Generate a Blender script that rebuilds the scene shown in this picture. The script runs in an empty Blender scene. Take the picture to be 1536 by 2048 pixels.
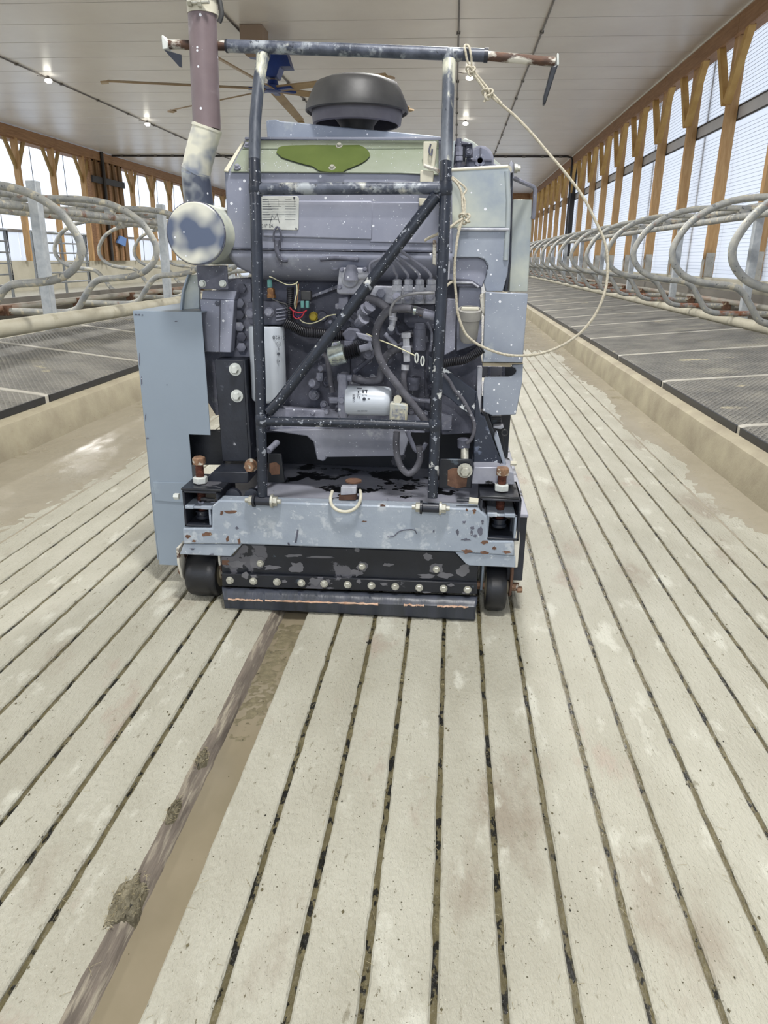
import bpy, math, random
from math import sin, cos, pi, radians
from mathutils import Vector, Matrix, noise
random.seed(7)
S = bpy.context.scene
COL = S.collection

# ------------------------------------------------------------------ camera
FPX, CAMH, YAW, PITCH, ROLL = 1460.0, 1.25, -0.0860928, 0.3347070, 0.013
cf = Vector((sin(YAW)*cos(PITCH), cos(YAW)*cos(PITCH), -sin(PITCH)))
r0 = cf.cross(Vector((0, 0, 1))).normalized(); u0 = r0.cross(cf)
cr = r0*cos(ROLL) + u0*sin(ROLL); cu = u0*cos(ROLL) - r0*sin(ROLL)
cam = bpy.data.objects.new('camera', bpy.data.cameras.new('camera')); COL.objects.link(cam)
CM = Matrix((cr, cu, -cf)).transposed().to_4x4(); CM.translation = (0, 0, CAMH)
cam.matrix_world = CM
cam.data.sensor_fit = 'HORIZONTAL'; cam.data.sensor_width = 36; cam.data.lens = FPX/1536*36
cam.data.clip_end = 400
S.camera = cam
# ------------------------------------------------------------------ world, light, exposure
W = bpy.data.worlds.new('sky'); S.world = W; W.use_nodes = True
bg = W.node_tree.nodes['Background']; bg.inputs[0].default_value = (.79, .87, 1.0, 1); bg.inputs[1].default_value = 1.5
S.view_settings.view_transform = 'Standard'; S.view_settings.look = 'None'
S.view_settings.exposure = 0.0; S.view_settings.gamma = 1; S.view_settings.use_curve_mapping = False
LAMP_W = 205.0
CEIL = 5.3
E0 = Vector((0, 0, CAMH))
def ray(px, py): return cf + cr*((px-768)/FPX) - cu*((py-1024)/FPX)
def P(px, py, Y):
    d = ray(px, py); return E0 + d*(Y/d.y)
def PX(px, py, X):
    d = ray(px, py); return E0 + d*(X/d.x)
def G(px, py, z=0.):
    d = ray(px, py); return E0 + d*((z-CAMH)/d.z)
def PL(px, py, p0, n):
    d = ray(px, py); return E0 + d*((p0-E0).dot(n)/d.dot(n))
def pm(Y):                                   # metres per photo pixel for things at depth Y near the machine
    return (Y*.9446+.25)/FPX
# photo crops used for reading positions: crop coordinates -> photo pixels
def crop(ox, oy, s): return lambda x, y: (ox+x/s, oy+y/s)
TL = crop(300, 0, 3.072); TR = crop(700, 0, 3.072)
ZL = crop(250, 480, 3.4133); ZR = crop(620, 480, 3.4133)
BL = crop(250, 880, 3.4133); BR = crop(650, 880, 3.4133)
R5 = crop(880, 260, 5.69); R6 = crop(900, 700, 6.827)

# ------------------------------------------------------------------ materials
MATS = {}
def rgb(c):
    return tuple(((v/255/12.92) if v/255 <= .04045 else ((v/255+.055)/1.055)**2.4) for v in c) + (1,)
def mat(name, c1, c2=None, sc=6, rough=.6, metal=0., bump=.15, bsc=60, stretch=(1, 1, 1), spots=(), specks=(), r2=None, sharp=(.35, .65), bdist=.004, det=5):
    """noise mix of two colours + patches ('spots': colour, scale, threshold) + drops ('specks': colour, scale, radius, density)"""
    if name in MATS: return MATS[name]
    m = bpy.data.materials.new(name); MATS[name] = m; m.use_nodes = True
    nt = m.node_tree; N = nt.nodes; L = nt.links; b = N['Principled BSDF']
    tc = N.new('ShaderNodeTexCoord'); mp = N.new('ShaderNodeMapping'); mp.inputs['Scale'].default_value = stretch
    L.new(tc.outputs['Object'], mp.inputs[0])
    def nz(scale, det=5, off=0, ro=.6):
        n = N.new('ShaderNodeTexNoise'); n.noise_dimensions = '4D'; n.inputs['W'].default_value = off
        n.inputs['Scale'].default_value = scale; n.inputs['Detail'].default_value = det; n.inputs['Roughness'].default_value = ro
        L.new(mp.outputs[0], n.inputs['Vector']); return n.outputs['Fac']
    def ramp(src, a, c):
        r = N.new('ShaderNodeMapRange'); r.inputs[1].default_value = a; r.inputs[2].default_value = c
        L.new(src, r.inputs[0]); return r.outputs[0]
    def mix(fac, A, B):
        x = N.new('ShaderNodeMix'); x.data_type = 'RGBA'
        if isinstance(fac, float): x.inputs[0].default_value = fac
        else: L.new(fac, x.inputs[0])
        for s, i in ((A, 6), (B, 7)):
            if isinstance(s, tuple): x.inputs[i].default_value = s
            else: L.new(s, x.inputs[i])
        return x.outputs[2]
    col = rgb(c1)
    if c2: col = mix(ramp(nz(sc, det), *sharp), rgb(c1), rgb(c2))
    for k, sp in enumerate(spots):
        c, s_, th = sp[:3]; w = sp[3] if len(sp) > 3 else .03
        col = mix(ramp(nz(s_, 6, 3.1+k*7), th, th+w), col, rgb(c))
    for k, (c, s_, rad, den) in enumerate(specks):
        v = N.new('ShaderNodeTexVoronoi'); v.inputs['Scale'].default_value = s_
        mv = N.new('ShaderNodeMapping'); mv.inputs['Location'].default_value = (k*3.3, k*1.7, 0)
        L.new(tc.outputs['Object'], mv.inputs[0]); L.new(mv.outputs[0], v.inputs['Vector'])
        sepc = N.new('ShaderNodeSeparateColor'); L.new(v.outputs['Color'], sepc.inputs[0])
        # radius varies per cell, only some cells carry a drop
        mr = N.new('ShaderNodeMapRange'); mr.inputs[1].default_value = 1-den; mr.inputs[2].default_value = 1; mr.inputs[3].default_value = 0; mr.inputs[4].default_value = rad
        L.new(sepc.outputs[0], mr.inputs[0])
        lt = N.new('ShaderNodeMath'); lt.operation = 'LESS_THAN'; L.new(v.outputs['Distance'], lt.inputs[0]); L.new(mr.outputs[0], lt.inputs[1])
        col = mix(lt.outputs[0], col, rgb(c))
    if isinstance(col, tuple): b.inputs['Base Color'].default_value = col
    else: L.new(col, b.inputs['Base Color'])
    if r2 is not None: 
        rr = N.new('ShaderNodeMapRange'); rr.inputs[1].default_value = .35; rr.inputs[2].default_value = .65
        rr.inputs[3].default_value = rough; rr.inputs[4].default_value = r2
        L.new(nz(sc*1.7, 4, 11), rr.inputs[0]); L.new(rr.outputs[0], b.inputs['Roughness'])
    else: b.inputs['Roughness'].default_value = rough
    b.inputs['Metallic'].default_value = metal
    if bump:
        bp = N.new('ShaderNodeBump'); bp.inputs['Strength'].default_value = bump; bp.inputs['Distance'].default_value = bdist
        L.new(nz(bsc, 4, 5), bp.inputs['Height']); L.new(bp.outputs[0], b.inputs['Normal'])
    return m
WS = ((222, 224, 230), 62, .30, .17)       # whitewash drops
WF = ((190, 194, 202), 170, .34, .16)      # finer drops
concrete = mat('slat_concrete', (178, 176, 162), (162, 159, 144), 5, .60, bump=1, bsc=110, r2=.42, stretch=(1, .45, 1), bdist=.007,
    spots=(((150, 142, 127), 2.6, .58, .08), ((164, 154, 140), 4.3, .62, .06), ((192, 191, 178), 9, .58, .08), ((138, 134, 117), 40, .62, .05), ((108, 102, 82), 85, .665, .02), ((122, 116, 98), 190, .66, .02)), specks=(((80, 76, 56), 95, .20, .16), ((84, 80, 60), 260, .26, .14), ((220, 219, 206), 150, .12, .12)))
groove_m = mat('groove_muck', (110, 103, 76), (82, 76, 54), 60, .45, bump=.9, bsc=140, stretch=(1, .5, 1), spots=(((22, 22, 18), 42, .54, .03), ((150, 142, 110), 55, .66, .03)), r2=.15)
slurry_m = mat('slurry', (158, 151, 134), (146, 139, 122), 1.6, .30, bump=.25, bsc=55, r2=.16, specks=(((90, 84, 60), 85, .14, .2),), spots=(((120, 112, 84), 3.1, .62, .1),))
water_m = mat('slot_water', (142, 132, 112), (128, 119, 98), 3, .16, bump=.06, bsc=20, specks=(((74, 66, 44), 70, .12, .12),))
slotside_m = mat('rubbed_edge', (124, 114, 103), (96, 88, 79), 40, .7, bump=1, bsc=120, stretch=(1, .12, 1), spots=(((164, 156, 138), 70, .50, .16), ((84, 76, 68), 20, .6, .1)))
curb_m = mat('curb_concrete', (172, 164, 140), (146, 137, 117), 3, .7, bump=.5, bsc=60, spots=(((143, 128, 108), 2.2, .6, .15), ((128, 112, 92), 14, .66, .08)), specks=(((66, 54, 40), 60, .13, .2),))
stub_m = mat('stub_concrete', (186, 182, 166), (172, 167, 150), 1.5, .8, bump=.3, bsc=20)
wood_m = mat('stud_wood', (190, 154, 106), (170, 131, 84), 5, .65, bump=.3, bsc=60, stretch=(5, 5, .7), spots=(((132, 84, 40), 12, .66, .05),))
wood2_m = mat('header_wood', (158, 120, 84), (132, 96, 64), 4, .65, bump=.3, bsc=60, stretch=(3, .5, 5), spots=(((110, 66, 36), 10, .66, .05),))
woodd_m = mat('dark_wood', (128, 96, 56), (92, 66, 38), 4, .7, bump=.3, bsc=50, stretch=(5, 5, .7))
ceil_m = mat('ceiling_panel', (210, 206, 201), (200, 195, 190), .8, .32, bump=.05, bsc=8)
joint_m = mat('panel_joint', (84, 78, 72), None, rough=.7, bump=0)
galv_m = mat('galvanised', (190, 195, 198), (166, 172, 178), 14, .42, .15, bump=.12, bsc=50)
tube_m = mat('stall_tube', (172, 171, 163), (132, 136, 138), 7, .5, .12, bump=.35, bsc=60, spots=(((196, 190, 170), 11, .56, .06), ((134, 88, 62), 2.4, .60, .06), ((92, 94, 98), 26, .62, .05)))
rust_m = mat('rust', (116, 86, 68), (84, 60, 48), 18, .85, bump=.5, bsc=80, spots=(((186, 170, 140), 20, .6, .08),))
pvc_m = mat('brisket_pipe', (188, 184, 166), (172, 166, 146), 4, .6, bump=.15, bsc=30, spots=(((150, 142, 118), 5, .62, .1),))
matm = mat('rubber_mat', (140, 137, 128), (100, 99, 95), 2.5, .6, bump=.0, spots=(((170, 164, 146), 1.6, .57, .2), ((190, 180, 152), 3.5, .64, .06)))
strip_m = mat('mat_strip', (196, 192, 182), (172, 168, 156), 6, .5, .2, bump=.2)
blackr = mat('black_rubber', (22, 23, 26), (32, 33, 38), 6, .38, bump=.2, bsc=90)
PG = (122, 124, 142)
grey = mat('dusty_grey_paint', (126, 130, 146), (146, 149, 164), 4, .5, .1, bump=.12, bsc=70, spots=(((178, 182, 194), 5, .60, .12), ((104, 106, 122), 9, .64, .08)), specks=(WS, WF))
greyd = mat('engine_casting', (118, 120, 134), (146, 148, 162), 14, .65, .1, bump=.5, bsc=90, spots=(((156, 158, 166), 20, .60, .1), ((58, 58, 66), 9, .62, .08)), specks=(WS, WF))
greydk = mat('dark_casting', (74, 76, 88), (104, 106, 120), 12, .7, .1, bump=.5, bsc=80, specks=(WF,))  # darker grey casting tone shared by many small parts
lightc = mat('light_casting', (182, 184, 190), (146, 148, 160), 16, .55, .2, bump=.4, bsc=90, specks=(WF,))
boxm = mat('guard_blue_grey', (140, 152, 165), (134, 146, 159), 2.2, .38, .1, bump=.06, bsc=60, spots=(((168, 180, 190), 3.4, .64, .1),), specks=(((70, 76, 96), 28, .15, .06),))
beamm = mat('beam_blue_grey', (142, 152, 165), (158, 167, 178), 6, .5, .1, bump=.25, bsc=70, spots=(((178, 185, 192), 22, .56, .08), ((188, 194, 200), 60, .62, .05), ((138, 88, 60), 7.5, .70, .02), ((92, 90, 92), 10, .70, .02)))
posttop = mat('post_top_lit_worn', (58, 64, 76), (110, 116, 124), 12, .45, .1, bump=.3, bsc=80, stretch=(1, 1, .35), spots=(((206, 206, 188), 13, .50, .08), ((34, 38, 48), 60, .64, .04)))  # cream streaks paint the lit side of the posts onto worn paint
hoodtop = mat('hood_top_paint', (130, 139, 120), (146, 152, 140), 5, .4, .1, bump=.1, spots=(((140, 146, 150), 4, .58, .15), ((110, 118, 96), 50, .66, .04)), specks=(WF,))
oil_m = mat('wet_green_stain', (88, 102, 52), (78, 92, 46), 8, .22, .1, bump=.06, specks=(((170, 178, 150), 120, .12, .12),))
pale = mat('pale_sprayed_sheet', (196, 200, 184), (142, 152, 162), 3.4, .42, .15, bump=.08, bsc=60, spots=(((220, 222, 200), 3.2, .60, .14), ((116, 124, 138), 3.6, .62, .16)), specks=(WS,))
palep = mat('sheet_panel', (152, 159, 170), (124, 132, 147), 3.6, .4, .15, bump=.08, bsc=60, spots=(((200, 204, 198), 4.2, .60, .16),), specks=(WS, WF))
blackp = mat('chipped_black_paint', (34, 37, 46), (44, 48, 58), 10, .38, .1, bump=.2, bsc=60, spots=(((150, 152, 158), 30, .66, .02), ((92, 96, 106), 9, .64, .05)))
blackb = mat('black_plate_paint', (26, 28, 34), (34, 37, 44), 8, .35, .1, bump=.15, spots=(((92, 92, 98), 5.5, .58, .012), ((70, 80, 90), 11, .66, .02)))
tubep = mat('frame_tube_paint', (28, 33, 44), (42, 48, 60), 9, .36, .1, bump=.3, bsc=80, spots=(((196, 198, 196), 16, .625, .04), ((140, 145, 154), 40, .61, .03)), specks=(WF,))
tubew = mat('frame_tube_whitened', (50, 56, 70), (92, 98, 112), 14, .45, .1, bump=.3, bsc=80, spots=(((150, 156, 162), 22, .52, .1), ((212, 212, 200), 13, .57, .12), ((36, 40, 50), 50, .62, .04)))
rustw = mat('rusty_white_tube', (98, 70, 54), (60, 48, 44), 30, .7, .1, bump=.5, bsc=90, spots=(((206, 203, 192), 16, .44, .06),), stretch=(.5, 1, 1))
deckm = mat('oily_deck', (140, 142, 156), (158, 160, 170), 9, .35, .1, bump=.25, bsc=30, spots=(((14, 14, 16), 7.5, .54, .015), ((140, 142, 152), 12, .62, .06)))
zinc = mat('zinc_bolt', (196, 196, 186), (160, 158, 146), 60, .4, .45, bump=.3, bsc=150)
washer = mat('white_washer', (206, 210, 206), (190, 194, 190), 30, .5, .1, bump=.1)
rbolt = mat('rusty_bolt', (150, 118, 92), (112, 84, 66), 50, .6, .3, bump=.4, bsc=150, spots=(((196, 192, 180), 40, .55, .06),))
frail_m = mat('foot_rail_mix', (160, 156, 144), (136, 134, 126), 6, .6, .1, bump=.3, stretch=(1, .35, 1), spots=(((132, 96, 74), 3, .46, .2), ((104, 76, 60), 9, .62, .1)))
rthread = mat('rusty_thread', (98, 52, 36), (70, 38, 28), 60, .8, bump=.8, bsc=160)
pipe_r = mat('exhaust_heat_tint', (122, 108, 110), (96, 83, 88), 4, .45, .1, bump=.08, bsc=50, spots=(((158, 150, 154), 5, .55, .14), ((104, 78, 80), 4.4, .62, .14)), specks=(WS,))
pipe_g = mat('exhaust_sprayed', (212, 210, 192), (120, 128, 144), 7.5, .45, .1, bump=.1, bsc=50, sharp=(.42, .58), det=3, spots=(((92, 98, 112), 4.2, .62, .1),), specks=(WS,))
pipe_d = mat('exhaust_sooty', (66, 72, 88), (178, 182, 180), 8, .45, .1, bump=.1, bsc=50, sharp=(.44, .60), det=3, specks=(WS,))
mufm = mat('muffler_end', (216, 215, 200), (84, 94, 116), 7.3, .36, .1, bump=.05, bsc=50, sharp=(.45, .56), det=1.5, specks=(WS,))
cream = mat('cream_band', (208, 204, 186), (190, 186, 168), 8, .5, bump=.1)
filt = mat('white_filter_can', (196, 202, 210), (184, 191, 200), 4, .35, .05, bump=.03)
blackpl = mat('black_plastic', (40, 40, 42), (60, 60, 60), 9, .5, bump=.1, bsc=60)
hose_m = mat('dusty_hose', (66, 66, 74), (98, 98, 106), 12, .7, bump=.3, bsc=90, specks=(WF, WS))
hose_w = mat('pale_hose', (150, 150, 152), (120, 120, 124), 20, .6, bump=.3)
wire_w = mat('cream_wire', (210, 206, 170), None, rough=.5, bump=0)
wire_r = mat('red_wire', (186, 44, 62), None, rough=.5, bump=0)
wire_g = mat('teal_connector', (96, 150, 146), None, rough=.5, bump=0)
wire_v = mat('violet_wire', (92, 40, 110), None, rough=.5, bump=0)
yellow = mat('yellow_cap', (176, 156, 40), (140, 120, 40), 60, .5, bump=.2)
brass = mat('brass_fitting', (176, 132, 84), (120, 86, 60), 50, .45, .5, bump=.2)
chrome = mat('bright_steel', (196, 204, 198), (150, 158, 156), 30, .25, .8, bump=.1)
plate_m = mat('data_plate', (206, 208, 202), (184, 186, 182), 20, .45, .2, bump=.05, spots=(((120, 122, 126), 26, .66, .05),))
ink = mat('print_ink', (60, 64, 74), None, rough=.6, bump=0)
white_l = mat('worn_label', (196, 190, 160), (150, 160, 170), 30, .5, bump=.2, spots=(((54, 62, 96), 45, .60, .04),))
ropem = mat('rope', (202, 196, 178), (160, 152, 134), 160, .8, bump=.8, bsc=300, bdist=.002)
fanb = mat('fan_blade', (168, 146, 112), (140, 118, 88), 2, .45, .2, bump=0)
fanblue = mat('fan_blue', (34, 62, 130), (26, 48, 104), 3, .4, .1, bump=0)
fanm = mat('fan_mount_tan', (138, 118, 98), None, rough=.6, bump=0)
conduit_m = mat('conduit', (104, 98, 92), (84, 80, 76), 3, .5, bump=0)
blackc = mat('black_pipe', (36, 34, 34), (50, 46, 44), 3, .5, bump=0)
mud_m = mat('mud_clump', (140, 133, 110), (92, 86, 68), 40, .7, bump=1, bsc=90, spots=(((40, 40, 38), 30, .6, .05),), bdist=.01)
straw_m = mat('straw', (168, 158, 126), (136, 126, 96), 40, .7, bump=0)
rail_m = mat('grey_rail', (150, 148, 146), (132, 130, 130), 2, .5, .2, bump=0)
ground_m = mat('snowy_ground', (214, 218, 226), (196, 200, 206), .3, .9, bump=0)
gate_m = mat('gate_tube', (120, 126, 134), (148, 152, 154), 4, .45, .4, bump=.1)
blue_t = mat('blue_tarp', (96, 132, 190), None, rough=.6, bump=0)
boot_m = mat('corrugated_black', (26, 26, 30), (40, 40, 46), 20, .4, bump=.2)
coppery = mat("copper_seam", (206, 178, 156), (176, 138, 114), 60, .6, .2, bump=.5)

def curtain_mat():
    m = bpy.data.materials.new('translucent_curtain'); m.use_nodes = True; nt = m.node_tree; N = nt.nodes; L = nt.links
    N.remove(N['Principled BSDF']); out = N['Material Output']
    tr = N.new('ShaderNodeBsdfTranslucent'); tr.inputs[0].default_value = (1, 1, 1, 1)
    df = N.new('ShaderNodeBsdfDiffuse'); df.inputs[0].default_value = (.9, .91, .94, 1)
    mx = N.new('ShaderNodeMixShader'); mx.inputs[0].default_value = .12
    L.new(tr.outputs[0], mx.inputs[1]); L.new(df.outputs[0], mx.inputs[2]); L.new(mx.outputs[0], out.inputs[0]); return m
curtain_m = curtain_mat()
def emis(name, c, s):
    m = bpy.data.materials.new(name); m.use_nodes = True; b = m.node_tree.nodes['Principled BSDF']
    b.inputs['Emission Color'].default_value = c; b.inputs['Emission Strength'].default_value = s; return m
led_m = emis('led_lens', (1, .97, .85, 1), 14)
# diamond relief on the stall mats
def add_diamond(m):
    nt = m.node_tree; N = nt.nodes; L = nt.links; b = N['Principled BSDF']
    tc = N.new('ShaderNodeTexCoord'); out = []
    for a in (.62, -.62):
        mp = N.new('ShaderNodeMapping'); mp.inputs['Rotation'].default_value = (0, 0, a); L.new(tc.outputs['Object'], mp.inputs[0])
        w = N.new('ShaderNodeTexWave'); w.inputs['Scale'].default_value = 8.5; w.inputs['Distortion'].default_value = .3; L.new(mp.outputs[0], w.inputs[0]); out.append(w.outputs['Fac'])
    mx = N.new('ShaderNodeMath'); mx.operation = 'MAXIMUM'; L.new(out[0], mx.inputs[0]); L.new(out[1], mx.inputs[1])
    bp = N.new('ShaderNodeBump'); bp.inputs['Strength'].default_value = 1; bp.inputs['Distance'].default_value = .02
    L.new(mx.outputs[0], bp.inputs['Height']); L.new(bp.outputs[0], b.inputs['Normal'])
add_diamond(matm)

# ------------------------------------------------------------------ object helpers
ROOT = {}
def root(name, label, cat, loc, group=None):
    o = bpy.data.objects.new(name, None); COL.objects.link(o); o.location = loc; o.empty_display_size = .1
    o['label'] = label; o['category'] = cat
    if group: o['group'] = group
    return o
def tag(o, label=None, cat=None, group=None, kind=None):
    if label: o['label'] = label
    if cat: o['category'] = cat
    if group: o['group'] = group
    if kind: o['kind'] = kind
    return o
def wloc(o):
    v = Vector(o.location)
    while o.parent: o = o.parent; v += Vector(o.location)
    return v
class MB:
    """collects shapes; build() links them as one mesh object (vertices in world metres)"""
    def __init__(s): s.v = []; s.f = []
    def add(s, vs, fs):
        n = len(s.v); s.v += [tuple(v) for v in vs]; s.f += [tuple(i+n for i in f) for f in fs]; return s
    def box(s, a, b):
        x0, y0, z0 = a; x1, y1, z1 = b
        vs = [(x, y, z) for z in (z0, z1) for y in (y0, y1) for x in (x0, x1)]
        return s.add(vs, [(0, 2, 3, 1), (4, 5, 7, 6), (0, 1, 5, 4), (2, 6, 7, 3), (0, 4, 6, 2), (1, 3, 7, 5)])
    def prism(s, pts, ext):
        n = len(pts); ext = Vector(ext); pts = [Vector(p) for p in pts]
        vs = pts + [p+ext for p in pts]
        fs = [tuple(range(n)), tuple(reversed(range(n, 2*n)))] + [(i, i+n, (i+1) % n+n, (i+1) % n) for i in range(n)]
        return s.add(vs, fs)
    def bar(s, a, b, w, h, up=(0, 0, 1)):
        a = Vector(a); b = Vector(b); d = (b-a).normalized(); up = Vector(up)
        x = d.cross(up).normalized()*w/2; y = x.cross(d).normalized()*h/2
        return s.prism([a-x-y, a+x-y, a+x+y, a-x+y], b-a)
    def tube(s, pts, r, n=12, caps=True, smooth=0):
        pts = [Vector(p) for p in pts]
        if smooth: pts = spline(pts, smooth)
        m = len(pts); rs = r if isinstance(r, (list, tuple)) else [r]*m
        if len(rs) != m: rs = [rs[min(len(rs)-1, int(i*(len(rs)-1)/(m-1)+.5))] for i in range(m)]
        t0 = (pts[1]-pts[0]).normalized(); a = Vector((0, 0, 1)) if abs(t0.z) < .9 else Vector((1, 0, 0))
        x = t0.cross(a).normalized(); vs = []; 
        for i, p in enumerate(pts):
            t = (pts[min(i+1, m-1)]-pts[max(i-1, 0)]).normalized()
            x = (x - t*x.dot(t)).normalized(); y = t.cross(x)
            vs += [p + (x*cos(2*pi*k/n)+y*sin(2*pi*k/n))*rs[i] for k in range(n)]
        fs = [(i*n+k, i*n+(k+1) % n, (i+1)*n+(k+1) % n, (i+1)*n+k) for i in range(m-1) for k in range(n)]
        if caps: fs += [tuple(reversed(range(n))), tuple(range((m-1)*n, m*n))]
        return s.add(vs, fs)
    def lathe(s, c, axis, prof, n=32, phase=0.):
        """prof: list of (distance along axis, radius)"""
        c = Vector(c); ax = Vector(axis).normalized(); a = Vector((0, 0, 1)) if abs(ax.z) < .9 else Vector((1, 0, 0))
        x = ax.cross(a).normalized(); y = ax.cross(x); vs = []; m = len(prof)
        for d, r in prof: vs += [c+ax*d+(x*cos(2*pi*k/n+phase)+y*sin(2*pi*k/n+phase))*max(r, 1e-4) for k in range(n)]
        fs = [(i*n+k, (i+1)*n+k, (i+1)*n+(k+1) % n, i*n+(k+1) % n) for i in range(m-1) for k in range(n)]
        fs += [tuple(range(n)), tuple(reversed(range((m-1)*n, m*n)))]
        return s.add(vs, fs)
    def hexbolt(s, c, axis, r, h, wr=0, wh=.003):
        c = Vector(c); ax = Vector(axis).normalized()
        if wr: s.lathe(c, ax, [(-.001, wr), (wh, wr)], 20); c = c+ax*wh
        s.lathe(c, ax, [(0, r), (h*.8, r), (h, r*.82)], 6)
        return s
    def build(s, name, m, parent=None, smooth=None, bevel=0, seg=2):
        me = bpy.data.meshes.new(name); me.from_pydata(s.v, [], s.f)
        o = bpy.data.objects.new(name, me); COL.objects.link(o); me.materials.append(m)
        if parent:
            o.parent = parent; o.location = -wloc(parent)
        import bmesh
        bm = bmesh.new(); bm.from_mesh(me); bmesh.ops.recalc_face_normals(bm, faces=bm.faces); bm.to_mesh(me); bm.free()
        if smooth is None: smooth = True
        if smooth:
            me.polygons.foreach_set('use_smooth', [True]*len(me.polygons))
            me.set_sharp_from_angle(angle=radians(40))
        if bevel:
            md = o.modifiers.new('edge', 'BEVEL'); md.width = bevel; md.segments = seg; md.limit_method = 'ANGLE'; md.angle_limit = radians(40); md.harden_normals = False
        return o
def spline(pts, k):
    out = []
    n = len(pts)
    for i in range(n-1):
        p0, p1, p2, p3 = pts[max(i-1, 0)], pts[i], pts[i+1], pts[min(i+2, n-1)]
        for j in range(k):
            t = j/k; out.append(.5*((2*p1)+(p2-p0)*t+(2*p0-5*p1+4*p2-p3)*t*t+(3*p1-p0-3*p2+p3)*t**3))
    out.append(pts[-1]); return out
def q(f, *pts): return [f(*p) for p in pts]
def poly(pts, Y, d):                                      # upright plate: photo outline on the plane y = Y, thickness d away from the lens
    return MB().prism([P(x, y, Y) for x, y in pts], (0, d, 0))
def tp(pts, r, k=0, n=12, **kw):                            # tube through (px, py, Y)
    return MB().tube([P(*p) for p in pts], r, n=n, smooth=k, **kw)
def text(s, loc, size, m, parent, name='lettering', rx=90, ry=0, extrude=.0004, spin=0):
    c = bpy.data.curves.new(name, 'FONT'); c.body = s; c.size = size; c.extrude = extrude; c.align_x = 'CENTER'; c.align_y = 'CENTER'
    t = bpy.data.objects.new(name, c); COL.objects.link(t)
    me = bpy.data.meshes.new_from_object(t); bpy.data.objects.remove(t)
    o = bpy.data.objects.new(name, me); COL.objects.link(o); me.materials.clear(); me.materials.append(m)
    M = Matrix.Translation(loc) @ Matrix.Rotation(radians(rx), 4, 'X') @ Matrix.Rotation(radians(spin), 4, 'Z')
    me.transform(M); o.parent = parent; o.location = -wloc(parent); return o
NTH = ['nearest', 'second', 'third', 'fourth', 'fifth', 'sixth', 'seventh', 'eighth', 'ninth', 'tenth', 'eleventh', 'twelfth', 'thirteenth', 'fourteenth', 'fifteenth',
       'sixteenth', 'seventeenth', 'eighteenth', 'nineteenth', 'twentieth', 'twenty-first', 'twenty-second', 'twenty-third', 'twenty-fourth']
def nth(i): return NTH[i]
YA, YB = -8.0, 52.0

# ================================================================== SETTING: floor
fb = MB().box((-16, YA, -.2), (6, YB, -.075)); floor = fb.build('floor', groove_m); tag(floor, 'grooved beige concrete floor of the barn alley', kind='structure')
XS, PITCHX, GW = .019, .127, .0066
def ysamples():
    y = -.4; out = [YA, -2]
    while y < 4: out.append(y); y += .035
    while y < 14: out.append(y); y += .16
    while y < YB: out.append(y); y += 3
    return out+[YB]
YSM = ysamples()
def strip(xa, xb, k):
    n = len(YSM); vs = []
    for y in YSM:
        j1 = (noise.noise((k*3.7, y*9, 0))*.5+noise.noise((k*3.7, y*31, 2))*.7)*.0035
        j2 = (noise.noise((k*3.7+50, y*9, 0))*.5+noise.noise((k*3.7+50, y*31, 2))*.7)*.0035
        h = noise.noise((k*2.1, y*1.3, 9))*.0012
        vs += [(xa+j1, y, -.08), (xa+j1, y, -.004), (xa+j1+.004, y, h), (xb-j2-.004, y, h), (xb-j2, y, -.004), (xb-j2, y, -.08)]
    fs = [(i*6+c, i*6+c+1, i*6+c+7, i*6+c+6) for i in range(n-1) for c in range(5)]
    return MB().add(vs, fs).build('concrete_strip', concrete, floor)
for k in range(-17, 11):
    xa = XS+PITCHX*k+GW; xb = XS+PITCHX*(k+1)-GW
    if k == -6: continue          # strip beside the open slot, built below
    if k == -5: continue          # the open slot
    if k == -4: xa = -.488
    strip(xa, xb, k)
for x0, x1, k in ((-2.95, XS+PITCHX*-17-GW, -40), (XS+PITCHX*11+GW, 1.8, 40)): strip(x0, x1, k)
MB().box((-16, YA, -.08), (-2.9, YB, -.004)).build('concrete_slab', concrete, floor)
# strip beside the slot: broken, rubbed lip
vs = []; n = len(YSM); xa = XS-PITCHX*6+GW
for y in YSM:
    j = (noise.noise((7, y*5, 0))*.6+noise.noise((7, y*23, 2))*.5)*.007; j0 = noise.noise((9, y*20, 0))*.003
    lip = .010*max(0, noise.noise((3, y*2.2, 5)))
    vs += [(xa+j0, y, -.08), (xa+j0, y, -.004), (xa+j0+.004, y, 0), (-.622+j-lip, y, 0)]
MB().add(vs, [(i*4+c, i*4+c+1, i*4+c+5, i*4+c+4) for i in range(n-1) for c in range(3)]).build('concrete_strip', concrete, floor)
vs = []
for y in YSM:
    j = (noise.noise((7, y*5, 0))*.6+noise.noise((7, y*23, 2))*.5)*.007; lip = .010*max(0, noise.noise((3, y*2.2, 5)))
    w = [noise.noise((a*5, y*26, a))*.004 for a in range(5)]
    vs += [(-.622+j-lip, y, 0), (-.606+w[0]+j*.5, y, -.006+w[1]), (-.586+w[1], y, -.024+w[2]*.6), (-.582+w[3], y, -.034), (-.572+w[4], y, -.05), (-.570, y, -.08)]
MB().add(vs, [(i*6+c, i*6+c+1, i*6+c+7, i*6+c+6) for i in range(n-1) for c in range(5)]).build('rubbed_edge', slotside_m, floor)
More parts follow.
